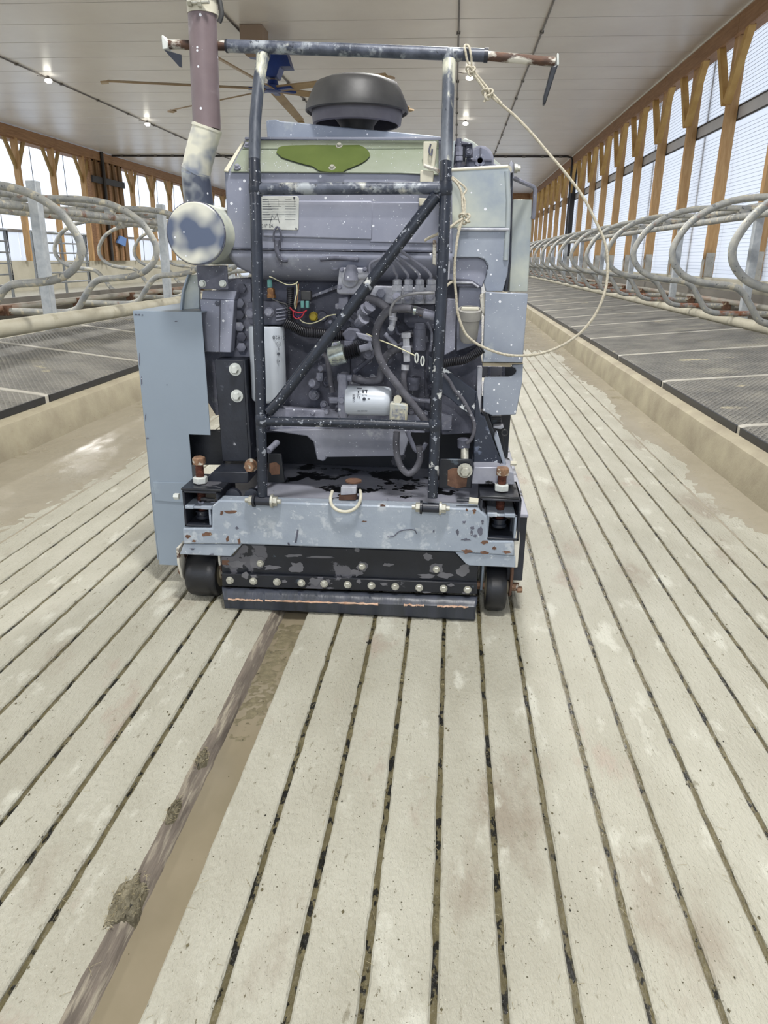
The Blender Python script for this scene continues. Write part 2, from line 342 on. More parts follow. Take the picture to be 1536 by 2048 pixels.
# groove beds: muck filling every groove to just below the strips
vs = []; fs = []
gb = MB()
for k in list(range(-17, 12)):
    if k in (-4,): continue
    x = XS+PITCHX*k; b0 = len(gb.v)
    if k == -5: continue
    vs = []
    for y in YSM:
        z = -.0075+noise.noise((k, y*14, 0))*.005+noise.noise((k, y*40, 4))*.004
        vs += [(x-.014, y, z-.002), (x, y, z+.001), (x+.014, y, z-.002)]
    gb.add(vs, [(i*3+c, i*3+c+1, i*3+c+4, i*3+c+3) for i in range(n-1) for c in range(2)])
tag(gb.build('groove_muck', groove_m, floor), kind='stuff')
# water lying in the slot (deeper, scummy towards the machine)
vs = []
for y in YSM:
    for c in range(9):
        x = -.59+.115*c/8; vs.append((x, y, -.030+noise.noise((x*18, y*9, 3))*.0012))
tag(MB().add(vs, [(i*9+c, i*9+c+1, i*9+c+10, i*9+c+9) for i in range(n-1) for c in range(8)]).build('slot_water', water_m, floor), 'murky brown water in the open slot', kind='stuff')
sc_ = MB(); sc_m = mat('scum', (126, 118, 94), (104, 97, 76), 46, .45, bump=.9, bsc=70, specks=(((34, 32, 24), 90, .2, .4),))
vs = []; NY = 190
for i in range(NY):
    y = 1.42+i*.95/NY
    for c in range(13):
        x = -.59+.115*c/12; t = min(1, max(-1, (y-1.62)/.2))
        vs.append((x, y, -.0325+.003*t+.003*noise.noise((x*30, y*24, 1))+.0035*noise.noise((x*85, y*85, 1))))
tag(sc_.add(vs, [(i*13+c, i*13+c+1, i*13+c+14, i*13+c+13) for i in range(NY-1) for c in range(12)]).build('floating_scum', sc_m, floor), kind='stuff')
# slurry film: lies over the strips along both curbs and farther up the alley
def sm(t): t = max(0., min(1., t)); return t*t*(3-2*t)
vs = []; xs = [-2.8+i*.022 for i in range(208)]; ys = []
y = 1.4
while y < 50: ys.append(y); y += .028 if y < 4.5 else (.05 if y < 10 else (.3 if y < 14 else 3))
for y in ys:
    for x in xs:
        w = .16*noise.noise((x*.8, y*.9, 3))
        a = max(sm((-1.72+w+.10*(y-2.4)*.3 - x)/.5), sm((x-1.22-w)/.38), sm((y-7.2-3*w)/5.0))
        z = -.013+.0165*a+.003*noise.noise((x*2.3, y*2.0, 0))+.0030*noise.noise((x*13, y*8, 5))+.0034*noise.noise((x*37, y*27, 5))
        if a > .97: z = max(z, .0025)
        vs.append((x, y, min(z, .008) if a > .02 and not -.61 < x < -.48 else -.045))
nx = len(xs)
tag(MB().add(vs, [(i*nx+c, i*nx+c+1, (i+1)*nx+c+1, (i+1)*nx+c) for i in range(len(ys)-1) for c in range(nx-1)]).build('slurry_film', slurry_m, floor), 'wet brown slurry along the curbs', kind='stuff')
# curbs
def curb(name, x0, x1, sgn, label):
    # rounded top edge on the alley side
    if sgn > 0: prof = [(x0-.02, 0), (x0, .17), (x0+.012, .21), (x0+.045, .228), (x1, .232), (x1, -.1), (x0-.02, -.1)]
    else: prof = [(x1+.02, 0), (x1, .17), (x1-.012, .21), (x1-.045, .228), (x0, .232), (x0, -.1), (x1+.02, -.1)]
    ysn = [YA]+[.5+i*.1 for i in range(110)]+[12+i*2 for i in range(21)]; vs = []; m = len(prof)
    for y in ysn:
        for i, (x, z) in enumerate(prof):
            j = .006*noise.noise((x*3, y*1.7, z*5))+.003*noise.noise((x*9, y*8, z*9)); vs.append((x+j, y, z+(j*.6 if z > .1 else 0)))
    o = MB().add(vs, [(i*m+c, i*m+(c+1) % m, (i+1)*m+(c+1) % m, (i+1)*m+c) for i in range(len(ysn)-1) for c in range(m)]).build(name, curb_m)
    tag(o, label, kind='structure'); return o
curb('trim_1', 1.72, 1.90, 1, 'worn concrete curb along the right stall row')
curb('trim_2', -3.0, -2.80, -1, 'worn concrete curb along the left stall row')
# bed bases
tag(MB().prism([(1.88, YA, -.1), (1.88, YA, .222), (3.75, YA, .40), (4.74, YA, .42), (4.74, YA, -.1)], (0, YB-YA, 0)).build('stall_bed', stub_m), 'raised concrete bed under the right row mats', kind='structure')
tag(MB().prism([(-2.98, YA, -.1), (-2.98, YA, .222), (-4.3, YA, .40), (-6.6, YA, .40), (-8.0, YA, .222), (-8.0, YA, -.1)], (0, YB-YA, 0)).build('stall_bed', stub_m), 'raised concrete bed between the two left stall rows', kind='structure')
# loose crumbs of muck on the strips near the camera
cb = MB()
for i in range(520):
    y = .7+random.random()**1.4*3.2; x = random.uniform(-1.5, 1.3)
    g = XS+PITCHX*round((x-XS)/PITCHX)
    if random.random() < .75: x = g+random.gauss(0, .009)
    if -.63 < x < -.47: continue
    s_ = random.uniform(.0012, .0038)
    cb.add([(x-s_, y, .0005), (x, y-s_*1.6, .0005), (x+s_, y, .0005), (x, y+s_*1.6, .0005), (x, y, s_*1.2)], [(0, 1, 4), (1, 2, 4), (2, 3, 4), (3, 0, 4)])
tag(cb.build('muck_crumbs', groove_m, floor, smooth=False), kind='stuff')

# ================================================================== SETTING: stall mats, strips
def mats(side, xa, xb, za, zb, first, pitch, n0, n1, side_txt):
    g = 'rubber stall mats on the %s bed' % side_txt
    for i in range(n0, n1):
        y0 = first+pitch*i+.03; y1 = first+pitch*(i+1)-.03; s = 1 if xb > xa else -1
        pts = [(xa, y0, za), (xa, y0, za+.045), (xa+s*.03, y0, za+.052), (xb, y0, zb+.05), (xb, y0, zb)]
        o = MB().prism(pts, (0, y1-y0, 0)).build('stall_mat', matm, bevel=.004)
        MB().box((min(xa, xa-s*.012), y0, za-.002), (max(xa, xa-s*.012), y1, za+.046)).build('mat_edge', blackr, o)
        k = i-n0
        tag(o, '%s textured black rubber stall mat counting from the camera on the %s bed' % (nth(k), side_txt), 'mat', g)
        ys_ = first+pitch*i
        o = MB().prism([(xa-s*.006, ys_-.03, za-.02), (xa-s*.006, ys_-.03, za+.048), (xa+s*.03, ys_-.03, za+.058), (xb, ys_-.03, zb+.056), (xb, ys_-.03, zb)], (0, .06, 0)).build('mat_strip', strip_m, bevel=.004)
        tag(o, '%s pale joint strip counting from the camera between mats on the %s bed' % (nth(k), side_txt), 'strip', 'joint strips on the %s bed' % side_txt)
mats('r', 1.83, 3.73, .233, .40, 4.68-1.78, 1.78, 0, 22, 'right')
mats('l', -2.90, -4.43, .234, .40, 5.02-1.80, 1.80, 0, 22, 'near left')
mats('f', -7.95, -6.7, .222, .38, 8.0, 1.80, 0, 18, 'far left')

# ================================================================== free stalls
def loop_pts(Xe, s, Y, z0=0., full=2.05, k=1.):
    """free-stall divider: top tube, round nose, lower tube, S-drop and foot tube; s=+1 runs to the right"""
    pr = [(full, 1.90), (1.05, 1.915), (.62, 1.885), (.36, 1.80), (.16, 1.665), (.045, 1.50), (0, 1.37), (.03, 1.24), (.14, 1.12), (.30, 1.05), (.50, 1.02), (.68, 1.005), (.80, .95), (.92, .80), (1.02, .66), (1.12, .615), (1.26, .60), (full, .605)]
    return [Vector((Xe+s*a, Y, (b if k == 1 else 1.40+(b-1.45)*k)+z0)) for a, b in pr]
def make_loop(Xe, s, Y, label, group):
    t = root('stall_divider', label, 'stall divider', (Xe+s*1.6, Y, .45), group)
    kz = 1. if Xe > 0 else .95
    MB().tube(loop_pts(Xe, s, Y, k=kz), .037, n=12, smooth=4).build('loop_tube', tube_m, t)
    for x, z, nm in ((1.32, 1.85, 'rail_clamp'), (1.93, .62, 'foot_clamp')):
        z = z if kz == 1 else 1.40+(z-1.45)*kz
        c = Vector((Xe+s*x, Y, z)); b = MB().box(c-Vector((.06, .055, .07)), c+Vector((.06, .055, .05)))
        for q_ in (-1, 1): b.lathe(c+Vector((s*-.062, q_*.03, -.03)), (-s, 0, 0), [(0, .012), (.02, .012)], 6)
        b.build(nm, rust_m if nm == 'foot_clamp' else tube_m, t, bevel=.006)
    return t
def copy_tree(o, parent=None):
    c = o.copy(); COL.objects.link(c); c.parent = parent
    for ch in o.children: copy_tree(ch, c)
    return c
def loop_row(Xe, s, Ys, txt, dz=0.):
    proto = None; g = 'tubular stall dividers of the %s row' % txt
    for i, Y in enumerate(Ys):
        lab = '%s bent galvanised stall divider counting from the camera in the %s row' % (nth(i), txt)
        if proto is None: proto = make_loop(Xe, s, Y, lab, g); base = Y
        else:
            o = copy_tree(proto); o.location.y = Y; o['label'] = lab
    for o in list(COL.objects):
        if o.get('group') == g: o.location.z += dz
loop_row(2.38, 1, [5.08+1.83*i for i in range(22)], 'right')
loop_row(-3.40, -1, [5.02+1.80*i for i in range(20)], 'near left')
loop_row(-7.45, 1, [13.9+1.80*i for i in range(12)], 'far left')
def rail(name, a, b, r, m, label, cat, group=None, n=14):
    o = MB().tube([a, b], r, n=n).build(name, m); tag(o, label, cat, group); return o
# right row: neck rails and foot rail, posts
rail('neck_rail', (3.62, 3, 1.80), (3.62, 46, 1.80), .045, tube_m, 'long grey neck rail clamped under the tops of the right row dividers', 'rail')
rail('top_rail', (3.98, 3, 1.955), (3.98, 46, 1.955), .045, tube_m, 'upper grey rail lying on the post tops of the right row', 'rail')
rail('foot_rail', (4.36, 3, .66), (4.36, 46, .66), .04, frail_m, 'rusty low rail carrying the feet of the right row dividers', 'rail')
rail('neck_rail', (-4.68, 3, 1.73), (-4.68, 46, 1.73), .045, tube_m, 'long grey neck rail clamped under the near left row dividers', 'rail')
rail('top_rail', (-5.05, 3, 1.89), (-5.05, 46, 1.89), .045, tube_m, 'upper grey rail lying on the post tops of the near left row', 'rail')
rail('foot_rail', (-5.36, 3, .63), (-5.36, 46, .63), .04, frail_m, 'rusty low rail carrying the feet of the near left row dividers', 'rail')
rail('neck_rail', (-6.2, 10, 1.80), (-6.2, 46, 1.80), .045, tube_m, 'long grey neck rail of the far left row', 'rail')
rail('foot_rail', (-6.0, 10, .60), (-6.0, 46, .60), .04, frail_m, 'rusty low rail of the far left row', 'rail')
rail('brisket_pipe', (3.82, 3, .497), (3.82, 46, .477), .070, pvc_m, 'thick cream brisket pipe lying on the right bed behind the mats', 'pipe', n=20)
rail('brisket_pipe', (-4.05, 3, .605), (-4.05, 46, .565), .078, pvc_m, 'thick cream brisket pipe lying on the near left bed behind the mats', 'pipe', n=20)
def post(x, y, z0, z1, label, group):
    o = MB().box((x-.055, y-.055, z0), (x+.055, y+.055, z1)).build('stall_post', galv_m, bevel=.008); tag(o, label, 'post', group); return o
for i in range(9): post(4.15, 7.55+3.66*i, .41, 1.95, '%s square galvanised post from the camera behind the right row dividers' % nth(i), 'posts of the right stall row')
for i in range(8): post(-4.50, 8.12+3.6*i, .40, 1.98, '%s square galvanised post from the camera in the near left row' % nth(i), 'posts of the near left stall row')
# low grey board behind the right row
o = MB().box((4.50, 3, .42), (4.55, 46, .80)).build('back_board', mat('board_grey', (120, 116, 108), (96, 92, 86), 3, .7, stretch=(1, .2, 1))); tag(o, 'low dark grey plank behind the posts of the right row', 'board')
o = MB().box((-5.56, 3, .41), (-5.51, 46, .72)).build('back_board', MATS['board_grey']); tag(o, 'low dark grey plank behind the posts of the near left row', 'board')
# crossover gates beyond the near left row
def gate(y0, y1, x, label):
    t = root('tube_gate', label, 'gate', (x, (y0+y1)/2, .0), 'tube gates between the left rows')
    MB().tube([(x, y0, .55), (x, y0, 1.75), (x, y1, 1.75), (x, y1, .55), (x, y0, .55)], .025, n=10).build('gate_frame', gate_m, t)
    for k in range(4):
        z = .79+.24*k; MB().tube([(x, y0, z), (x, y1, z)], .02, n=8).build('gate_bar', gate_m, t)
    for y in (y0+.1, (y0+y1)/2, y1-.1): MB().box((x-.02, y-.03, .0), (x+.02, y+.03, 1.75)).build('gate_upright', gate_m, t)
gate(14.2, 17.0, -10.2, 'grey tube gate standing behind the far left stall row, nearer one')
gate(18.0, 20.8, -10.2, 'grey tube gate standing behind the far left stall row, farther one')

# ================================================================== walls
wr = MB().box((4.74, YA, -.1), (4.98, YB, .98)).build('wall_right', stub_m, bevel=.01); tag(wr, 'timber framed right side wall with translucent panels on a concrete stub', kind='structure')
SP = 2.33; st0 = 12.95-SP*7
studs = [st0+SP*i for i in range(24)]
kneeA = 0
for i, y in enumerate(studs):
    dark = i == 16
    st = MB().box((4.76, y-.07, .98), (4.95, y+.07, CEIL-.30)).build('stud', blackc if dark else wood_m, wr, bevel=.006)
    pl = MB().box((4.775, y-.078, .985), (4.935, y-.071, 1.42)).box((4.748, y-.062, .985), (4.759, y+.062, 1.30))
    for z in (1.04, 1.12, 1.22, 1.31):
        for dx in (-.045, .045): pl.lathe((4.855+dx, y-.078, z+.03), (0, -1, 0), [(0, .011), (.007, .008)], 8)
    pl.build('stud_bracket', strip_m, st)
    for s in (-1, 1):
        MB().bar((4.75, y+s*.04, CEIL-1.35), (4.75, y+s*.74, CEIL-.30), .12, .13, up=(0, 0, 1)).build('knee_brace', mat('brace_yellow', (196, 160, 96), (176, 138, 76), 4, .65), wr, bevel=.004)
for i in range(13):
    y0 = YA+i*4.6
    MB().box((4.68, y0, CEIL-.34), (4.76, min(YB, y0+4.59), CEIL-.03)).build('header_board', wood2_m, wr, bevel=.005)
MB().box((4.76, YA, CEIL-.30), (4.98, YB, CEIL-.22)).build('top_plate', wood2_m, wr)
MB().box((4.97, YA, 3.67), (5.02, YB, 3.90)).build('curtain_rail', mat('pale_rail', (196, 196, 198), (182, 182, 186), 2, .5), wr)
MB().box((4.955, YA, 3.655), (4.968, YB, 3.685)).build('rail_gap', blackc, wr); MB().box((4.955, YA, 3.885), (4.968, YB, 3.91)).build('rail_gap', blackc, wr)
for i in range(23):
    y0 = studs[i]+.0; MB().box((5.03, y0+.004, .98), (5.036, y0+SP-.004, 3.68)).build('curtain_panel', curtain_m, wr, smooth=False)
    MB().box((5.03, y0+.004, 3.88), (5.036, y0+SP-.004, CEIL-.1)).build('curtain_panel', curtain_m, wr, smooth=False)
wl = MB(); z = 1.05
while z < CEIL-.25:
    if not 3.62 < z < 3.93: wl.box((5.019, YA, z), (5.025, YB, z+.004))
    z += .066
tag(wl.build('curtain_wires', mat('wire_grey', (140, 146, 160), None, rough=.5, bump=0), wr, smooth=False), kind='stuff')
for i in range(12): MB().box((5.06, studs[0]+4.1*i, .98), (5.16, studs[0]+4.1*i+.1, CEIL)).build('outer_post', rail_m, wr)

wlft = MB().box((-15.4, YA, -.1), (-15.15, YB, 1.0)).build('wall_left', stub_m); tag(wlft, 'timber framed left side wall with open curtain bays', kind='structure')
LP = 2.37; lp0 = 26.2-LP*6
for i in range(17):
    y = lp0+LP*i
    col = i == 9
    if col:
        for k in range(12): MB().box((-15.12, y-1.9+.27*k, 1.0), (-14.90-.05*(k % 2), y-1.9+.27*k+.22, CEIL-.3)).build('column_board', woodd_m if k % 3 else MATS['header_wood'], wlft, bevel=.005)
        MB().tube([(-14.80, y-.9, 1.0), (-14.80, y-.9, CEIL-.02)], .07).build('drain_pipe', blackc, wlft)
        MB().box((-14.88, y-1.9, 4.05), (-14.82, y+1.2, 4.3)).build('cross_board', blackc, wlft)
    else:
        MB().box((-15.10, y-.07, 1.0), (-14.9, y+.07, CEIL-.3)).build('stud', wood_m, wlft, bevel=.006)
    for s in (-1, 1):
        MB().bar((-15.0, y+s*.05, CEIL-1.30), (-15.0, y+s*.62, CEIL-.34), .06, .17).build('knee_brace', mat('brace_wood', (168, 140, 88), (140, 112, 66), 4, .65), wlft, bevel=.004)
    MB().tube([(-15.3, y+LP*.62, 1.0), (-15.3, y+LP*.62, CEIL-.3)], .012, n=6).build('curtain_cord', blackc, wlft)
for i in range(13):
    y0 = YA+i*4.6
    MB().box((-14.95, y0, CEIL-.36), (-14.86, min(YB, y0+4.59), CEIL-.03)).build('header_board', wood2_m, wlft, bevel=.005)
MB().box((-15.4, YA, CEIL-.42), (-14.95, YB, CEIL-.3)).build('top_plate', wood2_m, wlft)
MB().box((-15.34, YA, 1.95), (-15.28, YB, 2.05)).build('curtain_rail', rail_m, wlft)
for i in range(16):
    y0 = lp0+LP*i; MB().box((-15.32, y0+.02, 1.0), (-15.31, y0+LP-.02, 1.97)).build('curtain_panel', curtain_m, wlft, smooth=False)
o = MB().prism([(-14.84, 33.0, 1.75), (-14.84, 33.4, 2.05), (-14.84, 34.0, 1.95), (-14.84, 33.8, 1.6)], (.08, 0, 0)).build('blue_tarp', blue_t); tag(o, 'small blue tarp bundle hanging by the dark column of the left wall', 'tarp')
# far end
we = MB()
for x in (-15, -7.5, -6.9, 0.8, 4.8): we.box((x-.12, YB-.3, -.1), (x+.12, YB-.1, CEIL))
we.box((-15.3, YB-.3, CEIL-1.0), (5, YB-.1, CEIL)); we = we.build('wall_back', wood2_m); tag(we, 'timber framed far end of the barn', kind='structure')
for i in range(8): MB().box((-15.3+i*2.54, YB-.08, 0), (-15.3+i*2.54+2.5, YB-.06, CEIL-.9)).build('curtain_panel', curtain_m, we, smooth=False)
o = MB().box((-200, -120, -.35), (200, 300, -.25)).build('ground', ground_m); tag(o, 'pale snowy ground outside the barn', kind='structure')
o = MB().box((-75, 20, -.3), (-55, 75, 1.9)).build('treeline', mat('far_hedge', (120, 124, 128), (150, 154, 158), .5, .9)); tag(o, 'low hazy grey treeline far beyond the left wall', 'treeline', kind='stuff')

# ================================================================== ceiling
ceiling = MB().box((-15.5, YA, CEIL+.012), (5.05, YB, CEIL+.1)).build('ceiling', joint_m); tag(ceiling, 'flat pale ceiling of wide liner panels', kind='structure')
cy0 = 15.238-1.18*19
for i in range(50):
    y0 = cy0+1.18*i; MB().box((-15.5, y0+.018, CEIL-.004), (5.05, y0+1.17, CEIL+.014)).build('ceiling_panel', ceil_m, ceiling, bevel=.004, seg=1)
MB().box((4.66, YA, CEIL-.03), (4.70, YB, CEIL)).build('edge_trim', mat('white_trim', (220, 216, 208), None, rough=.4, bump=0), ceiling)
for X, txt in ((-10.0, 'left'), (-4.22, 'fan bay'), (-.09, 'centre'), (1.46, 'right')):
    t = root('ceiling_conduit', 'thin dark conduit running along the ceiling, the %s one' % {'left': 'leftmost', 'fan bay': 'one passing above the fan', 'centre': 'one with lamps above the machine', 'right': 'rightmost'}[txt], 'conduit', (X, 20, CEIL), 'ceiling conduits')
    MB().tube([(X, YA+1, CEIL-.025), (X, 45, CEIL-.025)], .017, n=8).build('conduit_tube', conduit_m, t)
    cl = MB()
    for k in range(22): cl.box((X-.035, 2+2*k, CEIL-.05), (X+.035, 2.06+2*k, CEIL))
    tag(cl.build('conduit_clips', conduit_m, t), kind='stuff')
t = root('cross_conduit', 'dark pipe crossing the ceiling from the left column to the right wall', 'pipe', (-5, 33.4, CEIL))
MB().tube([(-14.8, 33.4, CEIL-.05), (4.45, 33.4, CEIL-.05), (4.6, 33.4, CEIL-.09), (4.64, 33.4, CEIL-.2), (4.64, 33.4, 1.0)], .04, n=10).build('pipe_run', blackc, t)
b = MB()
for k in range(26): b.tube([(-14.4+.74*k, 33.4, CEIL-.05), (-14.28+.74*k, 33.4, CEIL-.05)], .052, n=10)
tag(b.build('pipe_couplings', conduit_m, t), kind='stuff')
def lamp(x, y, label, vis):
    t = root('ceiling_lamp', label, 'lamp', (x, y, CEIL), 'small ceiling lamps')
    MB().lathe((x, y, CEIL-.03), (0, 0, -1), [(0, .03), (.05, .03), (.055, .05), (.075, .05)], 12).build('lamp_holder', conduit_m, t)
    MB().tube([(x-.27, y, CEIL-.025), (x-.1, y, CEIL-.05), (x, y, CEIL-.04)], .008, n=6).build('lamp_cord', conduit_m, t)
    MB().lathe((x, y, CEIL-.10), (0, 0, -1), [(0, .05), (.02, .085), (.05, .085), (.08, .05), (.09, .01)], 14).build('lamp_lens', led_m, t)
    l = bpy.data.lights.new('lamp_light', 'SPOT'); l.energy = LAMP_W*4; l.color = (1, .985, .96); l.spot_size = radians(165); l.spot_blend = .6; l.shadow_soft_size = .28
    lo = bpy.data.objects.new('lamp_light', l); COL.objects.link(lo); lo.parent = t; lo.location = (0, 0, -.22)
VL = {(-9.85, 19.1): 'glowing lamp on the leftmost conduit, the nearer one', (-9.8, 25.1): 'glowing lamp on the leftmost conduit, the farther one',
      (.18, 19.1): 'glowing lamp beside the rope knot under the top bar', (.18, 25.1): 'glowing lamp just above the right end of the hood'}
for x in (-9.85, .18):
    for y in (-5, 1.1, 7.1, 13.1, 19.1, 25.1, 31.1, 37.1, 43.1):  # only four lamps are seen; the rest are added for fill light
        lamp(x, y, VL.get((x, y), 'unseen small round lamp added for fill light on the %s ceiling conduit, %s of its row' % ('leftmost' if x < -5 else 'centre', nth(int((y+5)//6)))), True)
        if y in (31.1, 37.1, 43.1) : pass

# ================================================================== fan
FC = Vector((-3.86, 16.8, 4.5))
fan = root('ceiling_fan', 'large tan six-blade ceiling fan with a blue motor frame', 'fan', (FC.x, FC.y, CEIL))
fm = G(512, 60, CEIL)
MB().box((fm.x-.21, fm.y-.4, CEIL-.42), (fm.x+.21, fm.y+.1, CEIL-.01)).build('mount_plate', fanm, fan)
MB().tube([(FC.x, FC.y, CEIL-.1), (FC.x, FC.y, FC.z+.0)], .05).build('down_rod', fanm, fan)
b = MB().prism([(FC.x-.13, FC.y-.2, FC.z+.2), (FC.x-.2, FC.y-.2, FC.z+.55), (FC.x-.5, FC.y-.2, FC.z+.6), (FC.x-.5, FC.y-.2, FC.z+.74), (FC.x+.3, FC.y-.2, FC.z+.74), (FC.x+.42, FC.y-.2, FC.z+.38), (FC.x+.2, FC.y-.2, FC.z+.38), (FC.x+.12, FC.y-.2, FC.z+.2)], (0, .4, 0))
b.build('motor_frame', fanblue, fan, bevel=.01)
MB().lathe(FC+Vector((0, 0, .17)), (0, 0, -1), [(0, .1), (.08, .12), (.1, .17), (.2, .17), (.22, .1)], 16).build('hub', fanblue, fan)
for a, ln in ((-26, 2.75), (36, 3.3), (92, 3.5), (145, 3.5), (197, 3.25), (262, 3.3)):
    d = Vector((cos(radians(a)), sin(radians(a)), 0)); n_ = Vector((-d.y, d.x, 0))
    p0 = FC+d*.15; p1 = FC+d*ln
    bl = MB().add([p0-n_*.09+Vector((0, 0, .03)), p0+n_*.09-Vector((0, 0, .03)), p1+n_*.08-Vector((0, 0, .05)), p1-n_*.08+Vector((0, 0, .0)),
                   p0-n_*.09+Vector((0, 0, .055)), p0+n_*.09-Vector((0, 0, .005)), p1+n_*.08-Vector((0, 0, .025)), p1-n_*.08+Vector((0, 0, .025))],
                  [(0, 1, 2, 3), (4, 7, 6, 5), (0, 4, 5, 1), (1, 5, 6, 2), (2, 6, 7, 3), (3, 7, 4, 0)]).build('fan_blade', fanb, fan)
    MB().bar(p0-d*.1, p0+d*.35, .12, .04).build('blade_holder', fanblue, bl)
    MB().bar(p1-d*.02-Vector((0, 0, .03)), p1+d*.12-Vector((0, 0, .05)), .16, .03).build('blade_tip', fanb, bl)
# ================================================================== THE MACHINE
mc = root('engine_skid', 'grey and black diesel engine skid on small wheels with tube guard frame', 'machine', (-.35, 2.8, 0))
def w2m(px, py, Y): return (P(px, py, Y)-E0).dot(cf)/FPX
def plate(name, pts, Y, d, m, parent=mc, bevel=.003, label=None):
    o = poly(pts, Y, d).build(name, m, parent, bevel=bevel)
    if label: o['label'] = label
    return o
def bolt(px, py, Y, rp, m=zinc, wp=0, parent=mc, h=.010, name='bolt', axis=(0, -1, 0)):
    k = w2m(px, py, Y); return MB().hexbolt(P(px, py, Y), axis, rp*k, h, wp*k).build(name, m, parent)
def cyl(name, px, py, Y, rp, d0, d1, m, parent=mc, axis=(0, 1, 0), n=28, bevel=0, r1=None):
    k = w2m(px, py, Y); return MB().lathe(P(px, py, Y), axis, [(d0, rp*k), (d1, (r1 or rp)*k)], n).build(name, m, parent, bevel=bevel)
def tb(name, pts, rp, m, parent=mc, k=0, n=12):
    x, y, Y = pts[len(pts)//2]; return tp(pts, rp*w2m(x, y, Y), k, n).build(name, m, parent)
def yp(py): return 2.41+(1000-py)/600*.07 if py > 400 else 2.48+(400-py)/290*.15
# ---- base deck and rails
zd = .40
dk = MB().box((-.90, 2.47, zd-.012), (.30, 3.7, zd)).build('deck_plate', deckm, mc, bevel=.003)
MB().box((-.90, 2.50, .13), (-.84, 3.7, zd-.012)).build('side_rail', blackp, mc, bevel=.004)
MB().box((.24, 2.50, .13), (.30, 3.7, zd-.012)).build('side_rail', blackp, mc, bevel=.004)
MB().box((-.84, 3.6, .13), (.24, 3.7, zd-.012)).build('rear_rail', blackp, mc, bevel=.004)
# ---- front beam
zt = P(700, 1004, 2.47).z
bt = [P(*BL(592, 452), 2.42), P(*BL(640, 410), 2.42), P(*BR(1048, 470), 2.42), P(*BR(1108, 524), 2.42), P(*BR(1108, 690), 2.42), P(*BR(1290, 690), 2.42), P(*BR(1295, 795), 2.42), P(*BR(890, 766), 2.42), P(*BL(795, 714), 2.42), P(*BL(397, 712), 2.42), P(*BL(392, 602), 2.42), P(*BL(592, 602), 2.42)]
front_beam = MB().prism(bt, (0, .06, 0)).build('front_beam', beamm, mc, bevel=.006); front_beam['label'] = 'scuffed blue-grey front beam'
plate('beam_skirt', q(BL, (400, 712), (797, 714), (722, 795), (372, 782)), 2.425, .008, beamm, front_beam)
plate('beam_skirt', q(BR, (888, 766), (1300, 792), (1300, 872), (985, 858), (960, 845)), 2.425, .008, beamm, front_beam)
# shallow flame-cut marks on the beam
for pts in (((1180, 612), (1172, 660), (1165, 700)), ((1115, 700), (1122, 720))):
    tp([(*BL(*p), 2.4195) for p in pts], .0035, n=6).build('weld_scar', greydk, front_beam)
tp([(*BR(x, y), 2.4195) for x, y in ((425, 662), (470, 655), (505, 625), (560, 612), (610, 615), (625, 640))], .002, 3, 6).build('weld_scar', greydk, front_beam)
# ---- flaked paint: thin irregular flakes
def chips(f, spots, Y, m, parent, seed):
    random.seed(seed); b = MB()
    for x, y, rx, ry in spots:
        n_ = 14; pts = []
        for i in range(n_):
            a_ = 2*pi*i/n_; r_ = .55+.9*abs(noise.noise((cos(a_)*1.7+x, sin(a_)*1.7+y, seed)))+random.uniform(-.12, .12)
            pts.append(P(*f(x+cos(a_)*rx*r_, y+sin(a_)*ry*r_), Y))
        b.prism(pts, (0, .0015, 0))
    return tag(b.build('paint_flakes', m, parent, smooth=False), kind='stuff')
chips(BL, [(700, 678, 14, 24), (780, 690, 12, 26), (560, 645, 50, 20), (470, 690, 20, 9), (720, 490, 62, 12), (660, 500, 14, 20), (430, 660, 24, 14)], 2.4194, rust_m, front_beam, 1)
chips(BR, [(970, 760, 42, 18), (1085, 768, 42, 13), (1020, 490, 14, 26), (395, 447, 22, 10), (968, 478, 9, 12), (268, 556, 20, 6), (1155, 740, 18, 16), (1090, 700, 34, 16), (1240, 765, 40, 14)], 2.4192, rust_m, front_beam, 2)
chips(BR, [(905, 632, 14, 26), (950, 560, 16, 12), (1005, 600, 20, 14), (1060, 625, 24, 40), (960, 680, 40, 10), (1025, 655, 20, 12), (1075, 560, 14, 20), (742, 624, 7, 12), (1000, 635, 12, 24)], 2.4190, greydk, front_beam, 3)
chips(BL, [(764, 600, 16, 13), (460, 745, 20, 8), (590, 782, 22, 6)], 2.4190, greydk, front_beam, 4)
# ---- plates under the beam
ap = plate('apron_plate', q(BL, (655, 795), (740, 795), (800, 712)) + q(BR, (890, 766), (960, 845), (1045, 862), (1040, 972)) + q(BL, (660, 905)), 2.445, .01, blackb)
pg_m = mat('bared_grey', (92, 92, 97), (104, 104, 108), 8, .5)
chips(BL, [(900, 830, 70, 60), (1000, 870, 70, 22), (1180, 870, 75, 42), (760, 850, 90, 40), (1150, 790, 70, 14), (1330, 800, 120, 10)], 2.4436, pg_m, ap, 5)
chips(BR, [(250, 870, 50, 50), (225, 905, 55, 30), (765, 880, 60, 42), (700, 930, 70, 22), (820, 925, 70, 26), (702, 800, 34, 26), (430, 852, 42, 16), (950, 890, 60, 50), (220, 750, 24, 16)], 2.4436, pg_m, ap, 6)
ap['label'] = 'black apron plate with peeling grey patches'
plate('rust_patch', q(BL, (660, 820), (712, 822), (710, 855), (662, 852)), 2.4445, .002, rust_m, ap)
for p in (BL(924, 841), BR(253, 862), BR(760, 882)): bolt(*p, 2.445, 6.2, zinc, 7.2)
cb_ = plate('clamp_bar', q(BL, (660, 912)) + q(BR, (1040, 980), (1040, 1052)) + q(BL, (664, 998)), 2.428, .015, blackb, bevel=.002)
